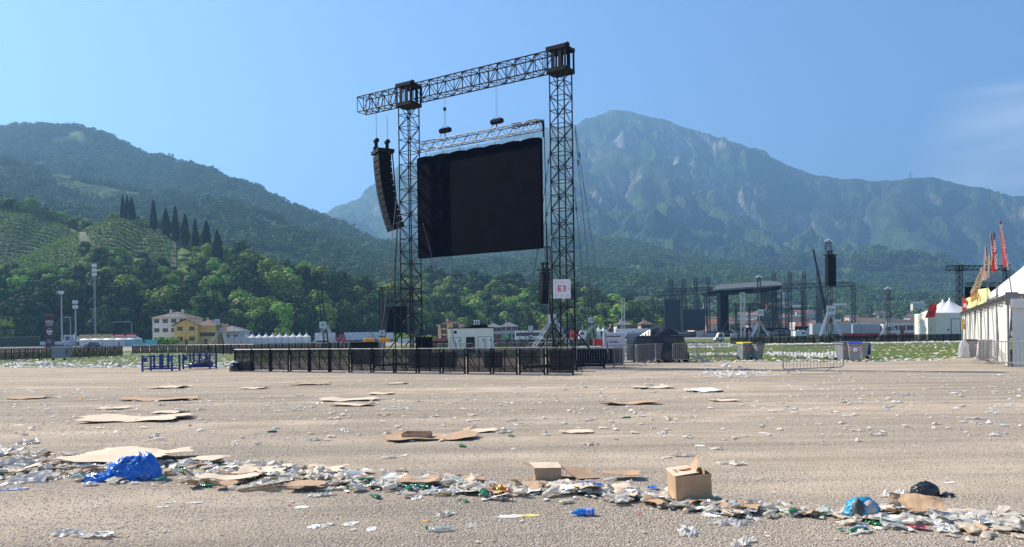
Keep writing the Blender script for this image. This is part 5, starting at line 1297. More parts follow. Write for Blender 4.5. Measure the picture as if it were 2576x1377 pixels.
# ---- vehicles
def vehicle(kind, u0, u1, D, label, col, cat, rz=0, name=None, flip=False, h=None, scale=1):
    p = GX(u0, D); w_ = (u1-u0)/F*D; r = thing(name or kind, label, cat, (p.x, D, 0), rz)
    bm_ = mat('paint_%02d%02d%02d' % tuple(int(c*99) for c in col), col, .35, var=.05, spec=.6)
    fx = (lambda x: w_-x) if flip else (lambda x: x)
    def prof(pts): return [(fx(x), z) for x, z in (pts if not flip else pts[::-1])]
    wid = 2.0
    if kind == 'van':
        H = h or 2.1; pts = [(.0, .35), (w_, .35), (w_, H*.9), (w_-.1, H), (w_*.3, H), (w_*.14, H*.62), (.05, H*.5)]
        m = MB(); m.prism(prof(pts), 0, wid); m.build('body', bm_, r)
        m = MB(); a, b = sorted((fx(w_*.17), fx(w_*.40))); m.box(a+.05, b, -.02, -.004, H*.58, H*.86); m.build('window', GLASS, r); m = MB()
        m.add([(fx(w_*.145), .1, H*.64), (fx(w_*.145), wid-.1, H*.64), (fx(w_*.285), wid-.1, H*.95), (fx(w_*.285), .1, H*.95)], [(0, 1, 2, 3)]); m.build('windscreen', GLASS, r)
        ws = (w_*.18, w_*.82)
    elif kind == 'car':
        H = h or 1.5; pts = [(0, .3), (w_, .3), (w_, .85), (w_*.93, .9), (w_*.78, H), (w_*.38, H), (w_*.24, .92), (.05, .8)]
        m = MB(); m.prism(prof(pts), 0, 1.8); m.build('body', bm_, r)
        m = MB(); m.prism([(a, b) for a, b in prof([(w_*.30, .95), (w_*.86, .95), (w_*.765, H-.08), (w_*.40, H-.08)])], -.015, -.004); m.build('window', GLASS, r); ws = (w_*.2, w_*.8)
    elif kind == 'coach':
        H = h or 3.3; m = MB(); m.box(0, w_, 0, 2.4, .35, H, .18); m.build('body', bm_, r)
        m = MB(); m.box(.25, w_-.3, -.02, -.004, H*.5, H*.84); m.build('window', GLASS, r); m = MB(); m.box(-.02, -.004, .2, 2.2, H*.4, H*.88); m.build('windscreen', GLASS, r); ws = (w_*.2, w_*.75, w_*.87)
    elif kind == 'trailer':
        H = h or 4; m = MB(); m.box(0, w_, 0, 2.5, 1.0, H, .05); m.build('body', bm_, r)
        m = MB(); m.box(.3, w_-.3, .2, 2.3, .75, .998); m.build('chassis', DKG, r); m = MB(); m.box(w_*.49, w_*.5, -.03, -.004, 1.05, H-.05); m.build('seam', GREYP, r); ws = (w_*.7, w_*.8, w_*.9)
    else:   # lorry: cab plus box or flat bed
        H = h or 3.6; cw_ = 2.2
        m = MB(); m.prism(prof([(0, .6), (cw_, .6), (cw_, H*.86), (.55, H*.86), (.12, H*.55)]), 0, 2.3); m.build('cab', bm_, r)
        m = MB(); a, b = sorted((fx(.4), fx(1.6))); m.box(a, b, -.02, -.004, H*.5, H*.74); m.build('window', GLASS, r)
        m = MB(); a, b = sorted((fx(cw_+.15), fx(w_))); m.box(a, b, 0, 2.4, .95, H if kind == 'lorry' else 1.9, .03); m.build('load_bed', mat('green_body', (.04, .22, .07), .5) if kind == 'lorry' else bm_, r); ws = (1.1, w_*.7, w_*.82)
        m = MB(); a, b = sorted((fx(.5), fx(w_-.2))); m.box(a, b, .3, 2.1, .6, .9); m.build('chassis', DKG, r)
    rw = .32 if kind in ('car', 'van') else .48
    for x in ws:
        for y in (-.03, 1.6 if kind in ('car', 'van') else 2.1):
            m = MB(); m.tube((fx(x), y, rw), (fx(x), y+.25, rw), rw, 14); ty = m.build('wheel', BLK2, r)
            if y < 0: m = MB(); m.tube((fx(x), y-.015, rw), (fx(x), y-.004, rw), rw*.55, 10); m.build('rim', ALU, ty)
    return r
vehicle('van', 353, 388, 246, 'teal van parked right of the food stalls', (.05, .42, .45), 'van')
vehicle('flatbed_lorry', 100, 178, 238, 'grey flatbed lorry behind the dark red column banner', (.42, .45, .50), 'lorry', flip=True, h=4.6)
vehicle('car', 212, 245, 225, 'dark car parked before the left food stalls', (.03, .035, .05), 'car')
vehicle('trailer', 792, 840, 300, 'pale grey trailer left of the red cab', (.62, .64, .66), 'trailer'); vehicle('trailer', 866, 934, 300, 'long blue grey trailer right of the red cab', (.42, .48, .53), 'trailer'); vehicle('trailer', 935, 988, 302, 'short pale green grey trailer at the right end of the parked trailers', (.52, .58, .56), 'trailer')
vehicle('lorry_tractor', 838, 868, 282, 'dark red lorry cab standing between two long trailers', (.36, .02, .04), 'lorry', flip=True, h=3.7)
vehicle('coach', 1296, 1368, 240, 'white coach with dark windows between the two gantry towers', (.66, .66, .64), 'coach')
vehicle('lorry', 1456, 1502, 232, 'lorry with a green box body right of the big gantry', (.62, .64, .64), 'lorry', h=3.6)
vehicle('trailer', 1436, 1452, 245, 'small red trailer left of the green lorry', (.45, .03, .03), 'trailer', h=3.4)
vehicle('trailer', 1548, 1592, 300, 'white box trailer behind the slender pale mast', (.64, .66, .68), 'trailer'); vehicle('trailer', 1594, 1645, 300, 'white box trailer left of the tall narrow screen', (.60, .62, .66), 'trailer')
vehicle('trailer', 2044, 2142, 232, 'long white trailer behind the tower with the speaker column', (.40, .43, .46), 'trailer', h=4.3); vehicle('trailer', 2146, 2215, 236, 'pale blue grey trailer between the speaker tower and the warehouse', (.26, .31, .34), 'trailer', h=3.9)
vehicle('van', 2001, 2029, 205, 'small white van right of the stage deck', (.62, .66, .66), 'van', flip=True); vehicle('van', 1805, 1822, 200, 'white pick-up standing before the left side of the stage', (.62, .62, .60), 'van', h=1.9)
vehicle('car', 1800, 1822, 160, 'small white buggy alone on the grass before the stage', (.60, .60, .58), 'car', h=1.7)
vehicle('car', 1205, 1235, 225, 'white car right of the orange house', (.60, .60, .60), 'car'); vehicle('car', 1240, 1262, 230, 'red car left of the white coach', (.45, .03, .03), 'car', h=1.7)
vehicle('trailer', 1264, 1280, 225, 'small green skip left of the white coach', (.05, .35, .10), 'skip', h=2.6); vehicle('trailer', 1132, 1146, 225, 'small green skip before the orange house', (.05, .32, .12), 'skip', h=2.6)
# long red banners on fences
def fence(u0, u1, D, hgt, label, mt_, name='banner_fence', n=10, solid=True):
    a = GX(u0, D); b = GX(u1, D); r = thing(name, label, 'fence', a, 0); L_ = b.x-a.x
    m = MB(); m.box(0, L_, -.02, .02, hgt*.2, hgt); m.build('panel', mt_, r)
    m = MB()
    for k in range(n+1): m.tube((L_*k/n, .05, 0), (L_*k/n, .05, hgt+.15), .04, 5)
    m.tube((0, .05, hgt+.05), (L_, .05, hgt+.05), .03, 5); m.build('posts', STEEL, r)
    return r
fence(2113, 2212, 150, 1.3, 'left red banner fence behind the far right black barriers', mat('dark_red_banner', (.42, .02, .03), .6, var=.2, vs=.8)); fence(2214, 2300, 154, 1.2, 'right red banner fence in front of the warehouse', mat('dark_red_banner', (.42, .02, .03)))
fence(1065, 1128, 180, 1.3, 'red banner fence left of the white generator', mat('dark_red_banner', (.42, .02, .03))); fence(1002, 1060, 190, 1.6, 'white and green banner fence behind the left gantry tower', mat('pale_green_banner', (.5, .6, .52), .6))
fence(-60, 100, 215, 3.2, 'tall dark green mesh fence at the far left behind the field', mat('green_mesh', (.03, .06, .05), .8, alpha=.75), 'mesh_fence', 12)
# dark red column banner
p = GX(126, 226); tb = thing('column_banner', 'tall dark red column banner with white writing in front of the lorry', 'banner', (p.x, 226, 0), 0)
cwd = 9.5/F*226; hb_ = top(126, 793, 226)
m = MB(); m.prism([(-cwd, .2), (cwd, .2), (cwd*1.02, hb_), (-cwd*1.02, hb_)], -.4, .4); m.build('column', mat('dark_maroon', (.055, .012, .018), .6, var=.3, vs=.6), tb)
m = MB(); m.box(-cwd*.9, cwd*1.0, -.42, .42, hb_+.004, hb_+.12); m.build('top_edge', mat('rust_edge', (.5, .16, .1), .6), tb)
text_part('AREA', .85, WHT, tb, (.1, -.43, hb_*.80), (R(90), 0, 0)); text_part('MERCHANDISING', .27, WHT, tb, (.1, -.43, hb_*.735), (R(90), 0, 0)); text_part('UFFICIALE', .36, WHT, tb, (.1, -.43, hb_*.69), (R(90), 0, 0))
m = MB(); m.path([(.1+.72*math.cos(a*.3927), -.43, hb_*.5+.85*math.sin(a*.3927)) for a in range(17)], .05, 5); m.box(-.7, .9, -.45, -.41, hb_*.48, hb_*.52); m.box(-.3, .5, -.45, -.41, hb_*.42, hb_*.44); m.build('round_emblem', WHT, tb)
text_part('POINT', .42, WHT, tb, (0, -.43, hb_*.23), (R(90), 0, 0)); text_part('SHOP', .42, WHT, tb, (0, -.43, hb_*.17), (R(90), 0, 0))
# floodlight masts
def mast(u, vt, D, label, heads, lattice=False):
    p = GX(u, D); H = top(u, vt, D); r = thing('floodlight_mast', label, 'floodlight mast', (p.x, D, 0))
    m = MB()
    if lattice: m.truss((0, 0, 0), (0, 0, H-1), .4, .4, int(H/1.6), .035, .02, up=(0, 1, 0))
    else: m.tube((0, 0, 0), (0, 0, H-.5), .26, 9, .15)
    m.build('pole', mat('mast_grey', (.33, .35, .37), .5, .3), r)
    for k in range(heads):
        m = MB(); z = H-.4-k*1.5
        for x in (-.75, .15): m.box(x, x+.6, -.35, 0, z-1.0, z, .03)
        m.box(-.8, .8, .02, .12, z-.6, z-.4); m.build('lamp_panel', mat('lamp_panel', (.62, .66, .68), .35), r)
    if lattice:
        m = MB(); 
        for zz in (.38, .62, .84): m.tube((-2.2, 0, H*zz-2.6), (0, 0, H*zz), .06, 5); m.tube((0, 0, H*zz), (1.8, 0, H*zz-2.6), .05, 5); m.tube((-1.8, 0, H*zz-2.6), (1.6, 0, H*zz-2.6), .04, 4)
        m.build('braces', STEEL, r)
    return r
mast(156, 729, 240, 'thin floodlight mast, left of the pair behind the lorry', 1); mast(191, 753, 240, 'thicker floodlight mast with two rows of lamps behind the grey tent', 2); mast(240, 662, 262, 'tall lattice mast with white panels before the dark wood', 3, True)
for u_, vt_, lab in ((178, 800, 'short lamp post between the two floodlight masts'), (332, 812, 'lamp post with a long arm above the red banners'), (553, 812, 'lamp post above the left part of the long tent row'), (612, 826, 'wooden pole right of the grey roofed house'), (1466, 812, 'lamp post behind the green lorry'), (1416, 825, 'short lamp post near the right gantry tower')):
    p = GX(u_, 270); H = top(u_, vt_, 270); r = thing('lamp_post', lab, 'lamp post', (p.x, 270, 0)); m = MB(); m.tube((0, 0, 0), (0, 0, H), .12, 6, .08); m.build('pole', mat('mast_grey', (.33, .35, .37)), r); m = MB(); m.path([(0, 0, H), (-.6, 0, H+.3), (-1.8 if u_ != 332 else -7, 0, H+.3)], .06, 5); m.box(-2.3, -1.7, -.15, .15, H+.2, H+.35); m.build('lamp_head', mat('mast_grey', (.33, .35, .37)), r)
for u_, v_, D_, lab in ((219, 322, 1830, 'thin radio mast on the crest of the left mountain'), (406, 388, 1730, 'small radio mast lower down the left mountain crest'), (2290, 432, 4580, 'tall thin mast on the right mountain ridge')):
    q = W(u_, v_, D_); gz = ground_z(q.x, D_); r = thing('radio_mast', lab, 'radio mast', (q.x, D_, gz-5)); H = q.z-gz+5; m = MB(); m.tube((0, 0, 0), (0, 0, H), D_*.0007, 5, D_*.0004); m.build('pole', STEEL, r); m = MB(); m.tube((0, 0, H*.6), (0, 0, H*.8), D_*.0014, 5); m.build('antenna', STEEL, r)
# ---- two workers far off, one continuous skinned body each
def person(u, D, z0, label, top_c, leg_c, hat=None, rz=0):
    p = GX(u, D); r = thing('person', label, 'person', (p.x, D, z0), rz)
    J = [(0, 0, .95, .15), (0, 0, 1.2, .14), (0, 0, 1.45, .13), (0, 0, 1.56, .055), (0, -.01, 1.68, .10),
         (-.10, 0, .88, .10), (-.13, -.03, .5, .07), (-.14, .02, .08, .05), (-.14, -.12, .04, .04),
         (.10, 0, .88, .10), (.14, .02, .5, .07), (.15, .05, .08, .05), (.15, -.09, .04, .04),
         (-.2, 0, 1.42, .06), (-.27, -.02, 1.15, .045), (-.24, -.14, .92, .035), (.2, 0, 1.42, .06), (.27, 0, 1.15, .045), (.25, -.12, .9, .035)]
    E_ = [(0, 1), (1, 2), (2, 3), (3, 4), (0, 5), (5, 6), (6, 7), (7, 8), (0, 9), (9, 10), (10, 11), (11, 12), (2, 13), (13, 14), (14, 15), (2, 16), (16, 17), (17, 18)]
    me = bpy.data.meshes.new('body'); me.from_pydata([j[:3] for j in J], E_, []); o = bpy.data.objects.new('body', me); COL.objects.link(o); o.parent = r
    md = o.modifiers.new('skin', 'SKIN')
    for k, j in enumerate(J): me.skin_vertices[0].data[k].radius = (j[3], j[3])
    me.skin_vertices[0].data[0].use_root = True
    o.modifiers.new('sub', 'SUBSURF').levels = 1; o.modifiers['sub'].render_levels = 2; me.materials.append(mat('skin_tone', (.42, .26, .19), .6))
    m = MB(); m.lathe([(.17, .88), (.18, 1.1), (.2, 1.38), (.1, 1.52)], 12); [setattr(v, 'y', v.y*.72) for v in m.v]; m.build('shirt', top_c, r, True)
    m = MB()
    for s_ in (-1, 1): m.tube((s_*.1, 0, .95), (s_*.135, 0, .1), .11, 9, .07)
    m.build('trousers', leg_c, r, True)
    m = MB(); m.lathe([(.11, 1.69), (.115, 1.74), (.08, 1.81), (.02, 1.83)], 10, (0, -.01, 0)); m.build('helmet' if hat else 'hair', hat or BLK2, r, True)
person(299, 246, 0, 'person in dark clothes standing between two white stalls', BLK2, DKG); person(1536, 80, .9, 'person with a yellow helmet standing behind the grey cabinets', mat('work_shirt', (.08, .12, .25), .8), DKG, mat('helmet_yellow', (.75, .6, .05), .4))
# ================================================================ litter
rr = random.Random(5)
CUPM = [mat('cup_plastic', (.72, .67, .58), .35, var=.12, vs=14, transl=.35, alpha=.86), mat('cup_plastic_clear', (.68, .68, .65), .22, var=.15, vs=20, transl=.35, alpha=.68), mat('cup_plastic_cream', (.70, .61, .47), .4, var=.12, vs=14, transl=.3, alpha=.93)]
FILM = [mat('film_white', (.78, .74, .65), .35, var=.12, vs=12, transl=.3, alpha=.93), mat('film_cream', (.66, .60, .50), .45, var=.15, vs=12, transl=.3, alpha=.93), mat('film_grey', (.62, .60, .54), .3, var=.25, vs=12, transl=.25, alpha=.88), mat('paper_white', (.78, .75, .69), .8, var=.08, vs=20, transl=.1)]
CARD = mat('cardboard', (.44, .29, .17), .85, var=.14, vs=9, bump=.002, bs=60)  # brown darkened to put shade into the carton walls; also used on loose pieces
CARDI = mat('cardboard_pale', (.66, .52, .37), .85, var=.12, vs=7, bump=.002, bs=60)  # paler brown, sunlight painted into carton top flaps; loose sheets are simply pale
GRN = mat('green_bottle_plastic', (.012, .17, .065), .12, var=.3, vs=20, spec=.8, transl=.15, alpha=.93)
CLR = mat('clear_bottle_plastic', (.45, .58, .52), .1, var=.2, vs=20, spec=.9, alpha=.5)
BLUP = mat('blue_bottle_plastic', (.015, .28, .80), .1, var=.2, vs=20, spec=.9, transl=.3, alpha=.92)
def crush(m, seed, sq, bend, amp, L_):
    q = random.Random(seed); ph = [q.uniform(0, 6.28) for _ in range(6)]; out = []
    for p in m.v:
        t = p.z/L_
        x = p.x*(1+amp*1.5*math.sin(9*t+ph[0])); y = p.y*sq*(1+amp*2*math.sin(11*t+ph[1])*math.cos(3*math.atan2(p.y, p.x)+ph[2]))
        x += bend*math.sin(math.pi*t+ph[3]*.2); z = p.z*(1-.12*amp*math.sin(ph[4]+4*t))
        k = amp*.022; x += k*math.sin(p.z*160+ph[4]+p.x*70); y += k*math.sin(p.z*130+p.x*110+ph[5])
        out.append(Vector((x, y, z)))
    m.v = out; return m
def lay(m):   # long axis from z to x, resting on the ground
    m.v = [Vector((p.z, p.x, p.y)) for p in m.v]; z0 = min(p.z for p in m.v); xm = sum(p.x for p in m.v)/len(m.v)
    m.v = [Vector((p.x-xm, p.y, p.z-z0)) for p in m.v]; return m
def cup_mb(seed):
    q = random.Random(seed); m = MB(); L_ = q.uniform(.11, .14); pr = [(.001, 0), (.025, 0)]+[(.026+.013*t/8, L_*t/8) for t in range(1, 8)]+[(.039, L_), (.042, L_+.001), (.041, L_-.004)]
    m.lathe(pr, 16, cap=False); return lay(crush(m, seed, q.choice((.2, .3, .4, .6)), q.uniform(-.02, .02), q.uniform(.05, .16), L_))
def bottle_mb(seed, L_=.22, r_=.033, crushed=True):
    q = random.Random(seed); m = MB()
    pr = [(.001, .004), (r_*.8, 0), (r_, L_*.05)]+[(r_*(1+.04*math.sin(t*2.2)), L_*(.05+.6*t/12)) for t in range(1, 13)]+[(r_*.85, L_*.72), (r_*.55, L_*.82), (r_*.42, L_*.88), (r_*.40, L_*.96), (.001, L_*.965)]
    m.lathe(pr, 14, cap=False)
    if crushed: crush(m, seed, q.choice((.35, .5, .7)), q.uniform(-.03, .03), q.uniform(.1, .25), L_)
    else: crush(m, seed, .9, 0, .05, L_)
    return lay(m)
def film_mb(seed, s_, hgt=.35, n=10, asp=1.0):
    q = random.Random(seed); m = MB(); V = []; Fc = []
    ph = [q.uniform(0, 6.28) for _ in range(8)]; 
    for j in range(n+1):
        for i in range(n+1):
            x = (i/n-.5); y = (j/n-.5); ed = 1-.35*(abs(x)*2)**3*(abs(y)*2)**3
            rag = 1+.22*math.sin(7*math.atan2(y, x)+ph[0])*(max(abs(x), abs(y))*2)**3
            z = abs(.5*math.sin(6*x+ph[1]+3*y)+.35*math.sin(11*y+ph[2]-5*x)+.28*math.sin(17*x+ph[3]+9*y)+.2*math.sin(25*(x+y)+ph[4]))
            z = z*hgt*.55*s_*(1.05-1.5*(x*x+y*y))+q.uniform(0, .03)*s_
            V.append((x*s_*asp*ed*rag+.05*s_*math.sin(13*y+ph[5]), y*s_*ed*rag/asp+.05*s_*math.sin(12*x+ph[6]), max(.003, z)))
    for j in range(n):
        for i in range(n): a = j*(n+1)+i; Fc.append((a, a+1, a+n+2, a+n+1))
    return m.add(V, Fc)
def board_mb(seed, w_, d_, curl=.06, n=12, thick=.005, hole=False):
    """torn flattened cardboard: ragged outline, fold lines, real thickness"""
    q = random.Random(seed); ph = [q.uniform(0, 6.28) for _ in range(6)]; V = []; Fc = []; m = MB()
    for s_ in (0, 1):
        for j in range(n+1):
            for i in range(n+1):
                x = i/n-.5; y = j/n-.5
                ex = w_*x*(1+.10*math.sin(9*y+ph[0])+.06*math.sin(23*y+ph[1])); ey = d_*y*(1+.16*math.sin(6*x+ph[2])+.07*math.sin(19*x+ph[3]))
                z = curl*(abs(x)*1.9)**2*abs(math.sin(ph[4]+2*y))+curl*.6*abs(math.sin(4*x+ph[5]))+curl*.35*abs(((x*3+ph[0]) % 1)-.5)
                V.append((ex, ey, z+s_*thick+.004))
    N2 = (n+1)*(n+1)
    for j in range(n):
        for i in range(n):
            a = j*(n+1)+i; Fc.append((a, a+n+1, a+n+2, a+1)); b = a+N2; Fc.append((b, b+1, b+n+2, b+n+1))
    rim = [i for i in range(n+1)]+[(j)*(n+1)+n for j in range(1, n+1)]+[n*(n+1)+i for i in range(n-1, -1, -1)]+[j*(n+1) for j in range(n-1, 0, -1)]
    for k in range(len(rim)): a = rim[k]; b = rim[(k+1) % len(rim)]; Fc.append((a, b, b+N2, a+N2))
    return m.add(V, Fc)
def single(m, name, mt_, label, cat, loc, rz=0, group=None, smooth=True, tilt=(0, 0)):
    o = m.build(name, mt_, None, smooth); o.location = loc; o.rotation_euler = (tilt[0], tilt[1], rz); return tag(o, label, cat, group)
class Kind:
    def __init__(s, name, cat, meshes): s.name = name; s.cat = cat; s.me = meshes
    def put(s, loc, label, group, sc=1.0, tilt=.15):
        me = rr.choice(s.me); o = bpy.data.objects.new(s.name, me); COL.objects.link(o); o.location = loc
        o.rotation_euler = (rr.uniform(-tilt, tilt), rr.uniform(-tilt, tilt), rr.uniform(0, 6.28)); o.scale = (sc, sc, sc); return tag(o, label, s.cat, group)
def meshes(builders, mts, smooth=True, name='m'):
    out = []
    for k, b in enumerate(builders):
        me = bpy.data.meshes.new(name); me.from_pydata([tuple(v) for v in b.v], [], b.f); me.update()
        if smooth: me.shade_smooth()
        me.materials.append(mts[k % len(mts)]); out.append(me)
    return out
K_CUP = Kind('plastic_cup', 'cup', meshes([cup_mb(100+k) for k in range(15)], CUPM, name='cup'))
K_FILM = Kind('crumpled_film', 'plastic film', meshes([film_mb(200+k, .24, .3, 11, rr.uniform(.8, 1.5)) for k in range(12)], FILM[:3], False, name='film'))
K_PAP = Kind('paper_scrap', 'paper scrap', meshes([film_mb(300+k, .13, .16, 6, rr.uniform(.8, 1.6)) for k in range(10)], [FILM[3], FILM[1], FILM[0], FILM[3]], False, name='paper'))
K_GRN = Kind('green_bottle', 'bottle', meshes([bottle_mb(400+k) for k in range(7)], [GRN], name='bottle'))
K_CLR = Kind('clear_bottle', 'bottle', meshes([bottle_mb(420+k) for k in range(5)], [CLR], name='bottle'))
K_FLAT = Kind('flat_paper', 'paper', meshes([board_mb(560+k, rr.uniform(.12, .22), rr.uniform(.08, .18), .02, 6, .002) for k in range(7)], [FILM[3], FILM[1], FILM[2], FILM[0]], False, name='flat'))
K_CRD = Kind('cardboard_piece', 'cardboard', meshes([board_mb(500+k, rr.uniform(.22, .4), rr.uniform(.14, .28), .05, 8) for k in range(8)], [CARD, CARDI], False, name='board'))
def vn(a, b): return float(fbm(np.array(a), np.array(b), 3, 91))
BAND = [(-60, 1160, 34), (0, 1160, 34), (120, 1170, 32), (230, 1185, 26), (400, 1185, 26), (520, 1192, 26), (640, 1200, 22), (800, 1208, 22), (960, 1215, 20), (1100, 1225, 20), (1250, 1238, 18), (1340, 1238, 13), (1450, 1235, 14), (1550, 1245, 18), (1700, 1265, 14), (1800, 1280, 15), (1900, 1287, 14), (2010, 1292, 8), (2080, 1300, 16), (2200, 1308, 20), (2350, 1315, 20), (2500, 1325, 22), (2640, 1340, 24)]
bu = [a for a, _, _ in BAND]
def band_pt(u, spread=1.0):
    v = np.interp(u, bu, [b for _, b, _ in BAND])+max(-1.6, min(1.6, rr.gauss(0, .62)))*np.interp(u, bu, [c for _, _, c in BAND])*spread
    return G(u, float(v))
ZN = [(-80, 250, 'left of the blue bag'), (250, 720, 'between the blue bag and the folded boxes'), (720, 1240, 'in the middle left part'), (1240, 1690, 'between the yellow packet and the upright box'), (1690, 2110, 'right of the upright box'), (2110, 2650, 'around the turquoise bag')]
def zone(u):
    for a, b, t in ZN:
        if u < b: return t
    return ZN[-1][2]
def dens():   # denser where the line is thick, patchy along it
    while True:
        u = rr.uniform(-60, 2640)
        if vn(u/55., 2.2) < rr.uniform(.1, .55): continue
        t = np.interp(u, [-60, 300, 700, 1300, 1400, 1700, 1950, 2040, 2120, 2640], [1, 1, 1, .9, .6, .8, .55, .15, .8, .75])
        if rr.random() < t: return u
for i in range(290):
    u = dens(); p = band_pt(u); p.z = rr.uniform(0, .03); K_CUP.put(p, 'crushed translucent plastic cup in the litter '+zone(u), 'crushed cups in the litter line, '+zone(u), rr.uniform(.85, 1.25), .3)
for i in range(130):
    u = dens(); p = band_pt(u, .95); p.z = rr.uniform(0, .03); K_FILM.put(p, 'crumpled pale plastic film in the litter '+zone(u), 'crumpled films in the litter line, '+zone(u), rr.uniform(.5, 1.25)*(1.5 if u < 900 else .85), .2)
for i in range(80):
    u = dens(); p = band_pt(u); p.z = rr.uniform(0, .07); K_PAP.put(p, 'crumpled white paper in the litter '+zone(u), 'papers in the litter line, '+zone(u), rr.uniform(.7, 1.3), .4)
for i in range(46):
    u = dens(); p = band_pt(u, .9); p.z = rr.uniform(0, .03); K_GRN.put(p, 'crushed green plastic bottle in the litter '+zone(u), 'green bottles in the litter line, '+zone(u), rr.uniform(.8, 1.05), .1)
for i in range(120):
    u = dens(); p = band_pt(u); p.z = rr.uniform(0, .04); K_FLAT.put(p, 'flat torn paper in the litter '+zone(u), 'flat papers in the litter line, '+zone(u), rr.uniform(.7, 1.2), .2)
for i in range(22):
    u = dens(); p = band_pt(u, .9); p.z = rr.uniform(0, .03); K_CLR.put(p, 'crushed clear plastic bottle in the litter '+zone(u), 'clear bottles in the litter line, '+zone(u), rr.uniform(.8, 1.05), .1)
for i in range(60):
    u = dens(); p = band_pt(u, .9); p.z = rr.uniform(0, .04); K_CRD.put(p, 'small torn cardboard piece in the litter '+zone(u), 'torn cardboard in the litter line, '+zone(u), rr.uniform(.6, 1.0), .15)
for u_, v_ in ((524, 1226), (942, 1254), (685, 1089), (1165, 1125), (1288, 1099), (985, 1098), (1575, 1052), (2080, 1298), (2070, 1292), (2200, 1322), (1935, 1283), (1985, 1277), (2160, 1340), (340, 1205), (560, 1190)):
    K_GRN.put(G(u_, v_), 'green plastic bottle lying on the gravel '+('in front of' if v_ > 1200 else 'beyond')+' the line of litter', 'green bottles '+('in front of' if v_ > 1200 else 'beyond')+' the litter line', rr.uniform(.75, .95), .03)
# pieces lying apart in front and beyond
fr = [(35, 1232, 'p'), (50, 1203, 'c'), (135, 1205, 'f'), (170, 1342, 'f'), (240, 1350, 'f'), (422, 1338, 'p'), (310, 1215, 'f'), (430, 1264, 'p'), (492, 1266, 'p'), (410, 1276, 'p'), (805, 1248, 'f'), (1038, 1253, 'f'), (760, 1277, 'p'), (882, 1319, 'p'), (935, 1332, 'p'), (790, 1326, 'p'), (820, 1322, 'p'), (1118, 1296, 'f'), (1187, 1324, 'p'), (1425, 1267, 'c'), (1575, 1265, 'c'), (1725, 1290, 'c'), (1790, 1298, 'p'), (1838, 1318, 'f'), (1732, 1342, 'f'), (1868, 1366, 'f'), (2015, 1290, 'c'), (2155, 1340, 'f'), (2150, 1318, 'f'), (1960, 1296, 'p'), (2535, 1300, 'c'), (1290, 1130, 'p'), (978, 1152, 'f'), (1018, 1146, 'p'), (1675, 1152, 'p'), (1718, 1148, 'f'), (1800, 1130, 'f'), (1760, 1122, 'p'), (1840, 1168, 'f'), (1905, 1206, 'p'), (2030, 1205, 'p'), (2390, 1215, 'p'), (790, 1108, 'f'), (1290, 1057, 'f')]
for u_, v_, k_ in fr:
    K_ = {'p': K_PAP, 'f': K_FILM, 'c': K_CUP}[k_]
    K_.put(G(u_, v_), {'p': 'small pale scrap', 'f': 'crumpled pale plastic', 'c': 'pale plastic cup'}[k_]+' lying apart '+('in front of' if v_ > 1195 else 'just beyond')+' the line of litter', {'p': 'scraps', 'f': 'plastics', 'c': 'cups'}[k_]+(' in front of' if v_ > 1195 else ' beyond')+' the litter line', rr.uniform(.7, 1.1), .1)
for i in range(125):
    v = 1125-185*rr.random()**.8; u = rr.uniform(-20, 2600)
    K_ = rr.choice((K_PAP, K_PAP, K_FILM, K_CUP)); h_ = 'left' if u < 860 else ('middle' if u < 1720 else 'right')
    K_.put(G(u, v), {'paper_scrap': 'pale scrap', 'crumpled_film': 'pale crumpled plastic', 'plastic_cup': 'pale cup'}[K_.name]+' on the open gravel, '+h_+' third of the field', {'paper_scrap': 'scraps', 'crumpled_film': 'plastics', 'plastic_cup': 'cups'}[K_.name]+' on the open gravel, '+h_+' third', rr.uniform(.6, 1.15)*(1 if v > 1020 else 1.2), .1)
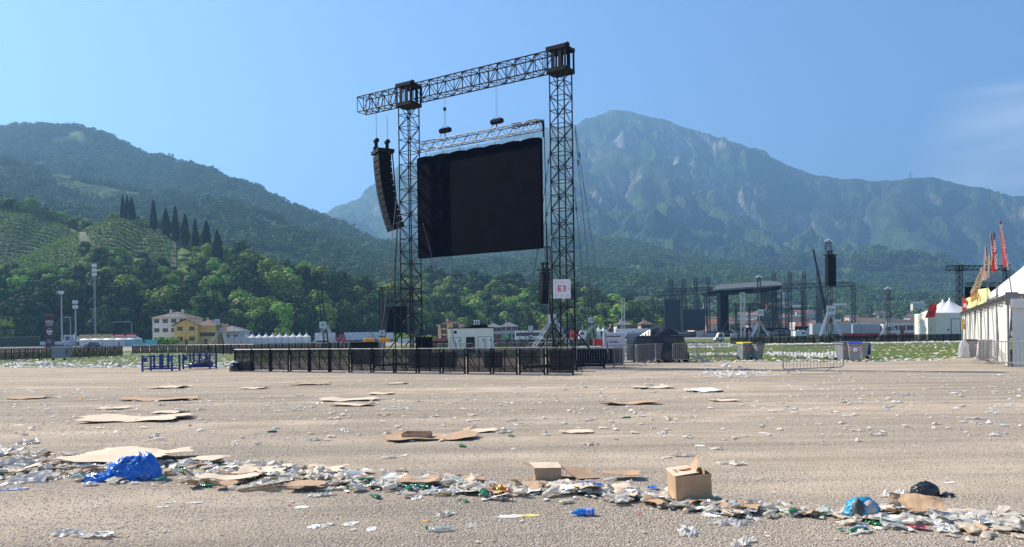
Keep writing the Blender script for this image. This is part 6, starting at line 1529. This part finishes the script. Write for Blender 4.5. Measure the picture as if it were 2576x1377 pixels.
# flattened cardboards, each its own: centre u, v, width px, height px
cards = [(325, 1162, 250, 46, 'largest torn cardboard sheet right behind the blue bag'), (345, 1057, 245, 20, 'long flat cardboard on the gravel far behind the blue bag'), (1085, 1103, 215, 24, 'wide flat cardboard in the middle of the gravel'), (1208, 1086, 80, 20, 'folded cardboard corner right of the wide flat cardboard'),
         (665, 1197, 120, 40, 'tilted cardboard sheet with faint red print in the litter line'), (772, 1232, 90, 20, 'curled cardboard strip just in front of the litter line'), (815, 1195, 95, 36, 'cardboard sheet with white paper on top in the litter line'), (527, 1166, 80, 36, 'bent pale cardboard right of the blue bag'), (1055, 1222, 100, 34, 'cardboard piece sticking out of the middle of the litter line'), (1450, 1088, 80, 10, 'flat cardboard with a green bottle beside it'),
         (575, 1216, 150, 16, 'long thin cardboard under the litter right of the blue bag'), (1582, 1017, 135, 9, 'long flat cardboards lying in a row at the middle distance'), (1820, 1009, 62, 7, 'darker flat cardboard right of the middle distance'), (1640, 977, 95, 6, 'thin cardboards before the grey cabinets'), (400, 1007, 190, 8, 'long thin cardboard at the left far gravel'), (430, 1039, 75, 8, 'small cardboard above the long flat one on the left'),
         (285, 1029, 70, 6, 'thin cardboard strip on the left gravel'), (75, 1003, 82, 8, 'dark backed flat cardboard at the left edge'), (880, 1008, 140, 8, 'cardboard strips at the centre far gravel'), (890, 1021, 110, 6, 'thin cardboard strips at the centre, nearer row'), (780, 968, 90, 5, 'flat cardboard in front of the left gantry tower'), (1000, 966, 50, 5, 'small flat cardboard in front of the gantry'), (960, 992, 60, 6, 'small bent cardboard at the centre far gravel'), (1565, 1205, 90, 14, 'torn cardboard behind the line of litter right of the small box'),
         (2400, 1290, 100, 15, 'flattened carton right of the turquoise bag'), (840, 1054, 30, 7, 'small piece of cardboard alone behind the litter line'), (965, 1044, 30, 5, 'tiny cardboard alone on the middle gravel'), (640, 978, 60, 5, 'pale cardboard sheet on the far left gravel'), (430, 976, 80, 6, 'cardboards with a small brown cup on the far left gravel')]
for k, (u_, v_, wp, hp_, lab) in enumerate(cards):
    a = G(u_, v_+hp_/2); b = G(u_, v_-hp_/2); c = (a+b)/2; wd_ = wp/F*c.y; dp = min(2.2, b.y-a.y)*.72; dp = min(dp, wd_*.9)
    single(board_mb(600+k, wd_, dp, min(.055, wd_*.045), 14), 'cardboard_sheet', (CARDI, CARDI, CARD)[k % 3], lab, 'cardboard', c+Vector((0, 0, .05 if 1150 < v_ < 1240 else 0)), rr.uniform(-.12, .12), None, False)
a = G(1767, 984); single(board_mb(690, .98, 1.1, .05, 10, .004), 'white_board_sheet', FILM[3], 'large white sheet lying flat on the right far gravel', 'sheet', a, .1, None, False)
# ---- the upright carton
def carton(loc, rz, w_, d_, h_, label, tilt=(0, 0)):
    r = thing('cardboard_box', label, 'cardboard box', loc, rz); r.rotation_euler = (tilt[0], tilt[1], rz); t_ = .005
    m = MB(); m.box(0, w_, 0, t_, 0, h_); m.box(0, w_, d_-t_, d_, 0, h_); m.box(0, t_, t_+.0005, d_-t_-.0005, 0, h_); m.box(w_-t_, w_, t_+.0005, d_-t_-.0005, 0, h_); m.box(t_+.001, w_-t_-.001, t_+.001, d_-t_-.001, .001, t_); m.build('walls', CARD, r); return r
B0 = G(1702, 1271); bx = carton(B0, R(5), .345, .27, .27, 'upright open carton with a red oval mark standing in the litter line', (R(4), R(-3)))
m = MB(); m.add([(-.012, -.008, .272), (.225, -.004, .29), (.20, .262, .30), (-.02, .262, .285)], [(0, 1, 2, 3)]); m.add([(-.012, -.008, .277), (.225, -.004, .295), (.20, .262, .305), (-.02, .262, .290)], [(3, 2, 1, 0)]); fl = m.build('top_flap', CARDI, bx)
m = MB(); V = []; Fc = []
for j in range(8):
    t_ = j/7; V += [(.20+.04*math.sin(t_*2), .02+.04*t_, .285+.13*t_), (.20+.05*math.sin(t_*2)+.02, .25-.06*t_, .295+.14*t_)]
for j in range(7): Fc.append((2*j, 2*j+1, 2*j+3, 2*j+2))
mesh_obj('raised_flap', V, Fc, CARD, bx, True)
m = MB(); m.add([(0+.001, -.003, .0), (-.006, -.05, .01), (-.006, -.05, .2), (0.001, -.003, .268)], [(0, 1, 2, 3)])
# printed oval on the flap
m = MB(); cx_, cy_, cz_ = .135, .13, .3015; V = [(cx_+.062*math.cos(a*.3927), cy_+.035*math.sin(a*.3927), cz_+.06*(.062*math.cos(a*.3927))) for a in range(16)]; m.add(V, [tuple(range(16))]); m.build('oval_mark', mat('carton_red', (.50, .07, .05), .7), fl)
m = MB(); m.add([(cx_-.045, cy_-.012, cz_+.0008), (cx_+.02, cy_-.012, cz_+.004), (cx_+.02, cy_+.012, cz_+.004), (cx_-.045, cy_+.012, cz_+.0008)], [(0, 1, 2, 3)]); m.build('mark_arrow', CARDI, fl)
m = MB()
for k in range(4): m.add([(.025+k*.009, .09, .2955+.0006*k), (.030+k*.009, .09, .296+.0006*k), (.030+k*.009, .18, .296+.0006*k), (.025+k*.009, .18, .2955+.0006*k)], [(0, 1, 2, 3)])
m.build('printed_lines', mat('carton_ink', (.25, .19, .13), .8), fl)
B1 = G(1347, 1209); b1 = carton(B1, R(2), .29, .24, .135, 'small low open carton lying behind the litter line')
m = MB(); m.add([(-.004, 0, .137), (.294, 0, .137), (.27, .22, .165), (-.06, .22, .165)], [(0, 1, 2, 3)]); m.build('top_flap', CARDI, b1)
m = MB(); m.add([(0, 0, .135), (0, .24, .135), (-.15, .22, .19), (-.13, .04, .18)], [(0, 1, 2, 3)]); m.build('left_flap', CARD, b1)
m = MB(); m.add([(.292, 0, .135), (.292, .24, .12), (.62, .34, .07), (.72, .02, .012), (.46, -.06, .02)], [(0, 4, 3, 2, 1)]); m.add([(.292, 0, .13), (.292, .24, .115), (.62, .34, .065), (.72, .02, .007), (.46, -.06, .015)], [(0, 1, 2, 3, 4)]); m.build('right_flap', CARD, b1)
B2 = G(1010, 1108); b2 = carton(B2, R(-8), .42, .3, .11, 'crushed open carton at the left end of the wide flat cardboard')
# ---- bags
def bag(u, v, wpx, hpx, label, mt_, seed, amp=.16, dep=.75, name='plastic_bag', sub=5, freq=2.0):
    p = G(u, v); D = p.y; w_ = wpx/F*D; h_ = hpx/F*D
    C, fs = blob(w_*.46, w_*.46*dep, h_*.85, seed, amp, sub, freq)
    r = thing(name, label, 'plastic bag', p+Vector((0, w_*.3*dep, -.01)), 0); mesh_obj('film', C, fs, mt_, r, True); return r, w_, h_
BB_ = mat('blue_bag_plastic', (.01, .16, .60), .25, var=.3, vs=6, bump=.03, bs=9, spec=.6, transl=.1)
r, w_, h_ = bag(318, 1209, 118, 52, 'big crumpled blue plastic bag on the left part of the litter line', BB_, 61, .17, .6, freq=2.1)
C, fs = blob(.17, .09, .07, 66, .25, 4, 2.5); o = mesh_obj('tied_neck', C, fs, BB_, r, True); o.location = (-w_*.55, -.12, .01)
C, fs = blob(.16, .12, .24, 67, .2, 4, 2.2); o = mesh_obj('side_fold', C, fs, BB_, r, True); o.location = (w_*.32, 0, .0)
TQ = mat('turquoise_plastic', (.03, .33, .52), .4, var=.2, vs=8, bump=.01, bs=20, transl=.15)
r, w_, h_ = bag(2178, 1310, 92, 52, 'turquoise plastic bag with grey cloth inside, right part of the litter line', TQ, 71, .16, .8, freq=2.0)
C, fs = blob(.06, .05, .08, 72, .2, 4, 2.4); o = mesh_obj('grey_content', C, fs, mat('grey_cloth', (.36, .38, .38), .8, var=.15, vs=12), r, True); o.location = (.03, -.08, .07)
C, fs = blob(.045, .04, .10, 73, .2, 3, 2.4); o = mesh_obj('dark_content', C, fs, DKG, r, True); o.location = (-.07, -.08, .06)
BG_ = mat('black_bag_plastic', (.02, .022, .027), .3, var=.3, vs=9, bump=.012, bs=18, spec=.6)
r, w_, h_ = bag(2335, 1250, 72, 34, 'crumpled black plastic bag on the right, behind the litter line', BG_, 81, .14, .7)
C, fs = blob(.06, .05, .035, 82, .3, 3, 2.4); o = mesh_obj('tail', C, fs, BG_, r, True); o.location = (.19, -.05, .0)
single(film_mb(901, .30, .34, 16, 1.1), 'crumpled_film', FILM[0], 'crumpled white film touching the left side of the black bag', 'plastic film', G(2262, 1250), .4, None, False)
single(board_mb(902, .42, .22, .05, 10), 'cardboard_piece', CARD, 'tented brown carton piece between the black and turquoise bags', 'cardboard', G(2305, 1293)+Vector((0, 0, .07)), -.35, None, False, (R(28), 0))
yr = mat('snack_packet', (.66, .48, .02), .25, .1, var=.1, vs=9, col2=(.55, .03, .03), bump=.006, bs=25); single(film_mb(903, .17, .45, 12, 1.0), 'snack_packet', yr, 'yellow and red shiny snack packet on the litter line', 'snack packet', G(1262, 1247)+Vector((0, 0, .045)), .7, None, False, (R(30), 0))
single(film_mb(904, .16, .08, 8, 1.5), 'flat_carton', FILM[3], 'flattened white drink carton in front of the litter line', 'drink carton', G(1285, 1300), .1, None, False)
single(film_mb(905, .15, .06, 8, 1.5), 'flat_carton', mat('carton_yellow', (.72, .60, .20), .5, var=.2, vs=30), 'yellow flattened carton joined to the white one', 'drink carton', G(1326, 1298), .1, None, False)
single(film_mb(906, .16, .14, 10, 2.0), 'blue_cloth_strip', mat('blue_strip', (.05, .22, .62), .5, var=.3, vs=20), 'thin blue plastic strip at the left picture edge', 'plastic strip', G(28, 1233), .1, None, False)
single(film_mb(907, .06, .3, 6), 'orange_wrapper', mat('orange_wrap', (.70, .38, .02), .4), 'tiny orange wrapper in the foreground', 'wrapper', G(1070, 1312), .1); single(film_mb(908, .045, .3, 6), 'red_scrap', mat('red_wrap', (.5, .02, .03), .4), 'tiny red cap left of the middle foreground', 'bottle cap', G(727, 1272), .1); single(film_mb(909, .05, .3, 6), 'red_scrap', mat('red_wrap', (.5, .02, .03)), 'tiny red and white scrap below the upright box', 'scrap', G(1610, 1296), .1); single(film_mb(910, .12, .5, 8), 'orange_cup', mat('orange_wrap', (.70, .38, .02)), 'orange cup standing on the far left gravel', 'cup', G(202, 1004), .1)
for k, (u_, v_, lab, c_) in enumerate(((2310, 1333, 'pink plastic strip in the right part of the litter line', (.60, .12, .14)), (1470, 1222, 'blue bottle top standing in the litter line', (.03, .15, .65)), (1498, 1225, 'blue bottle base right of the middle litter line', (.04, .16, .60)), (1640, 1232, 'blue bottle half hidden left of the upright box', (.04, .18, .65)), (1885, 1272, 'sky blue scrap right of the upright box', (.10, .35, .70)), (2145, 1308, 'pale lilac wrapper below the turquoise bag', (.45, .46, .66)), (2165, 1335, 'lilac wrapper in front of the turquoise bag', (.42, .42, .62)), (1590, 1240, 'purple wrapper in the litter line', (.30, .22, .42)), (228, 1222, 'white and blue label beside the neck of the blue bag', (.40, .50, .70)))):
    single(film_mb(920+k, .12, .35, 8, 1.3), 'coloured_wrapper', mat('wrap_%d' % k, c_, .3, var=.2, vs=20, transl=.15), lab, 'wrapper', G(u_, v_)+Vector((0, 0, .02)), rr.uniform(0, 3), None, False)
def nice_bottle(u, v, mt_, label, L_, lab_mt, cap_mt, rz, seed, cr_=False):
    r = thing('water_bottle', label, 'bottle', G(u, v), rz); bottle_mb(seed, L_, L_*.155, cr_).build('body', mt_, r, True)
    if lab_mt: m = MB(); m.tube((-L_*.34, 0, L_*.145), (-L_*.08, 0, L_*.145), L_*.160, 16, cap=False); m.build('label', lab_mt, r, True)
    m = MB(); m.tube((L_*.49, 0, L_*.14), (L_*.56, 0, L_*.14), L_*.07, 12); m.build('cap', cap_mt, r); return r
nice_bottle(1468, 1298, BLUP, 'bright blue plastic water bottle with a pale label in front of the litter line', .215, mat('label_lilac', (.35, .42, .75), .4), RW, R(184), 1)
nice_bottle(1107, 1336, CLR, 'clear greenish bottle lying alone in the foreground', .21, None, GRN, R(186), 7, True)
# ---- writing on a few things
single(board_mb(950, .10, .05, .01, 4), 'printed_label', FILM[3], 'torn printed label with black bars in the left foreground', 'label', G(262, 1342), .15, None, False)
m = MB()
for k in range(3): m.box(-.03+k*.018, -.018+k*.018, -.012, .012, .0, .001)
o = m.build('bars', BLKT, bpy.data.objects['printed_label']); o.location = (0, 0, .028)
# ---- uncountable litter over the grass and the far gravel
g_ = np.random.default_rng(12)
def litter(name, n, sampler, label, mts, smin=.05, smax=.16, hg=.35, fade=0):
    V = []; Fc = []; MI = []
    for i in range(n):
        p = sampler()
        if p is None: continue
        s_ = rr.uniform(smin, smax); a = rr.uniform(0, 6.28); c, s2 = math.cos(a), math.sin(a); as_ = rr.uniform(.5, 1.8); h_ = s_*rr.uniform(.15, hg)
        k = len(V)
        for (x, y, z) in ((-1, -.8, .02), (0, -.6, .7), (1, -.9, .05), (-.9, .1, .5), (.1, 0, 1), (.9, .2, .35), (-.7, .9, .03), (.1, .7, .6), (.8, 1, .02)):
            xx = (x+rr.uniform(-.3, .3))*s_*as_*.5; yy = (y+rr.uniform(-.3, .3))*s_*.5; V.append((p[0]+xx*c-yy*s2, p[1]+xx*s2+yy*c, p[2]+max(0, z+rr.uniform(-.3, .3))*h_+.012))
        mi = int(rr.random()**1.6*len(mts))
        for f in ((0, 1, 4, 3), (1, 2, 5, 4), (3, 4, 7, 6), (4, 5, 8, 7)): Fc.append(tuple(k+q for q in f)); MI.append(mi)
    o = mesh_obj(name, V, Fc, mts[0]); [o.data.materials.append(x) for x in mts[1:]]; o.data.polygons.foreach_set('material_index', MI); return tag(o, label, 'litter', None, 'stuff')
LM = [mat('litter_white', (.76, .73, .67), .6, var=.1, vs=3, transl=.15), mat('litter_cream', (.60, .53, .42), .7, var=.15, vs=3, transl=.1), mat('litter_grey', (.45, .47, .50), .5, var=.2, vs=3)]
def on_grass():
    u = rr.uniform(-150, 2600); f_ = g_front(u); D = f_+.3+(g_back(u)*.95-f_)*rr.random()**1.7
    if vn(u/F*D*.12, D*.12) < rr.uniform(.15, .75): return None
    return ((u-CX)/F*D, D, .01)
def vn(a, b): return float(fbm(np.array(a), np.array(b), 3, 91))
litter('grass_litter', 9500, on_grass, 'countless white cups and papers strewn over the grass', LM, .07, .26)
def on_edge():
    u = rr.uniform(-150, 2600); D = g_front(u)+rr.gauss(0, .9)
    if rr.random() > (.55 if u < 620 or u > 1600 else .3): return None
    return ((u-CX)/F*D, D, .01)
litter('edge_litter', 1700, on_edge, 'pale litter gathered along the edge between gravel and grass', LM, .06, .2)
LINES = [((1690, 57), (1880, 58), .7, 240), ((1930, 55), (2120, 54), 1.0, 700), ((1690, 88), (1840, 92), 1.2, 420), ((1690, 110), (1840, 115), 1.5, 420), ((1840, 104), (2425, 106), 1.2, 1500), ((2000, 50), (2120, 48), .6, 260), ((0, 55), (180, 55), .8, 90), ((1760, 40.5), (1870, 36.2), 1.0, 10), ((100, 52), (330, 50), .5, 120)]
def on_line():
    q = rr.random()*sum(x[3] for x in LINES)
    for (a, b, w2, n_) in LINES:
        q -= n_
        if q <= 0: break
    t = rr.random(); u = a[0]+(b[0]-a[0])*t; D = a[1]+(b[1]-a[1])*t+rr.gauss(0, w2)+w2*math.sin(u*.03); return ((u-CX)/F*D, D, abs(rr.gauss(0, .05)))
litter('litter_windrows', 3900, on_line, 'long heaped lines of white litter across the grass', LM, .1, .3, .7)
def on_patch():
    u = rr.gauss(1840, 45); v = rr.gauss(940, 5); return tuple(G(u, v))
litter('litter_patch', 260, on_patch, 'loose patch of white litter on the gravel before the lone barrier', LM, .05, .2)
def on_gravel():
    v = 1120-185*rr.random()**.6; return tuple(G(rr.uniform(-30, 2600), v))
litter('gravel_litter', 1150, on_gravel, 'tiny scraps of paper scattered over the open gravel', LM, .04, .12)
def near_band():
    p = band_pt(dens(), 1.25); return (p.x, p.y, 0)
litter('fine_litter', 900, near_band, 'small torn scraps lying in and around the line of litter', LM+[GRN], .02, .07)
def fr_gravel():
    v = rr.uniform(1210, 1375); return tuple(G(rr.uniform(-30, 2600), v))
litter('foreground_scraps', 90, fr_gravel, 'tiny pale scraps on the foreground gravel', LM, .012, .035)
# stones on the near gravel
def stones(n):
    V = []; Fc = []
    ico = bmesh.new(); bmesh.ops.create_icosphere(ico, subdivisions=1, radius=1); IC = [v.co.copy() for v in ico.verts]; IF = [[v.index for v in f.verts] for f in ico.faces]; ico.free()
    for i in range(n):
        D = 5.2+16*rr.random()**1.7; u = rr.uniform(-40, 2620); x = (u-CX)/F*D
        if vn(x*.5+50, D*.5) < .42 and rr.random() < .75: continue
        s_ = rr.uniform(.003, .008)*(1+.04*D); a = rr.uniform(0, 6.28); ax = rr.uniform(.7, 1.5); az = rr.uniform(.45, .8); c, s2 = math.cos(a), math.sin(a); k = len(V)
        for q in IC: xx = q.x*s_*ax*rr.uniform(.85, 1.15); yy = q.y*s_*rr.uniform(.85, 1.15); V.append((x+xx*c-yy*s2, D+xx*s2+yy*c, s_*az*.45+q.z*s_*az))
        for f in IF: Fc.append(tuple(k+j for j in f))
    o = mesh_obj('loose_gravel', V, Fc, mat('stone', (.38, .31, .25), .9, var=.35, vs=24, col2=(.62, .54, .46), detail=1), None, False); tag(o, 'loose pebbles lying on the compacted gravel', 'gravel', None, 'stuff')
stones(32000)
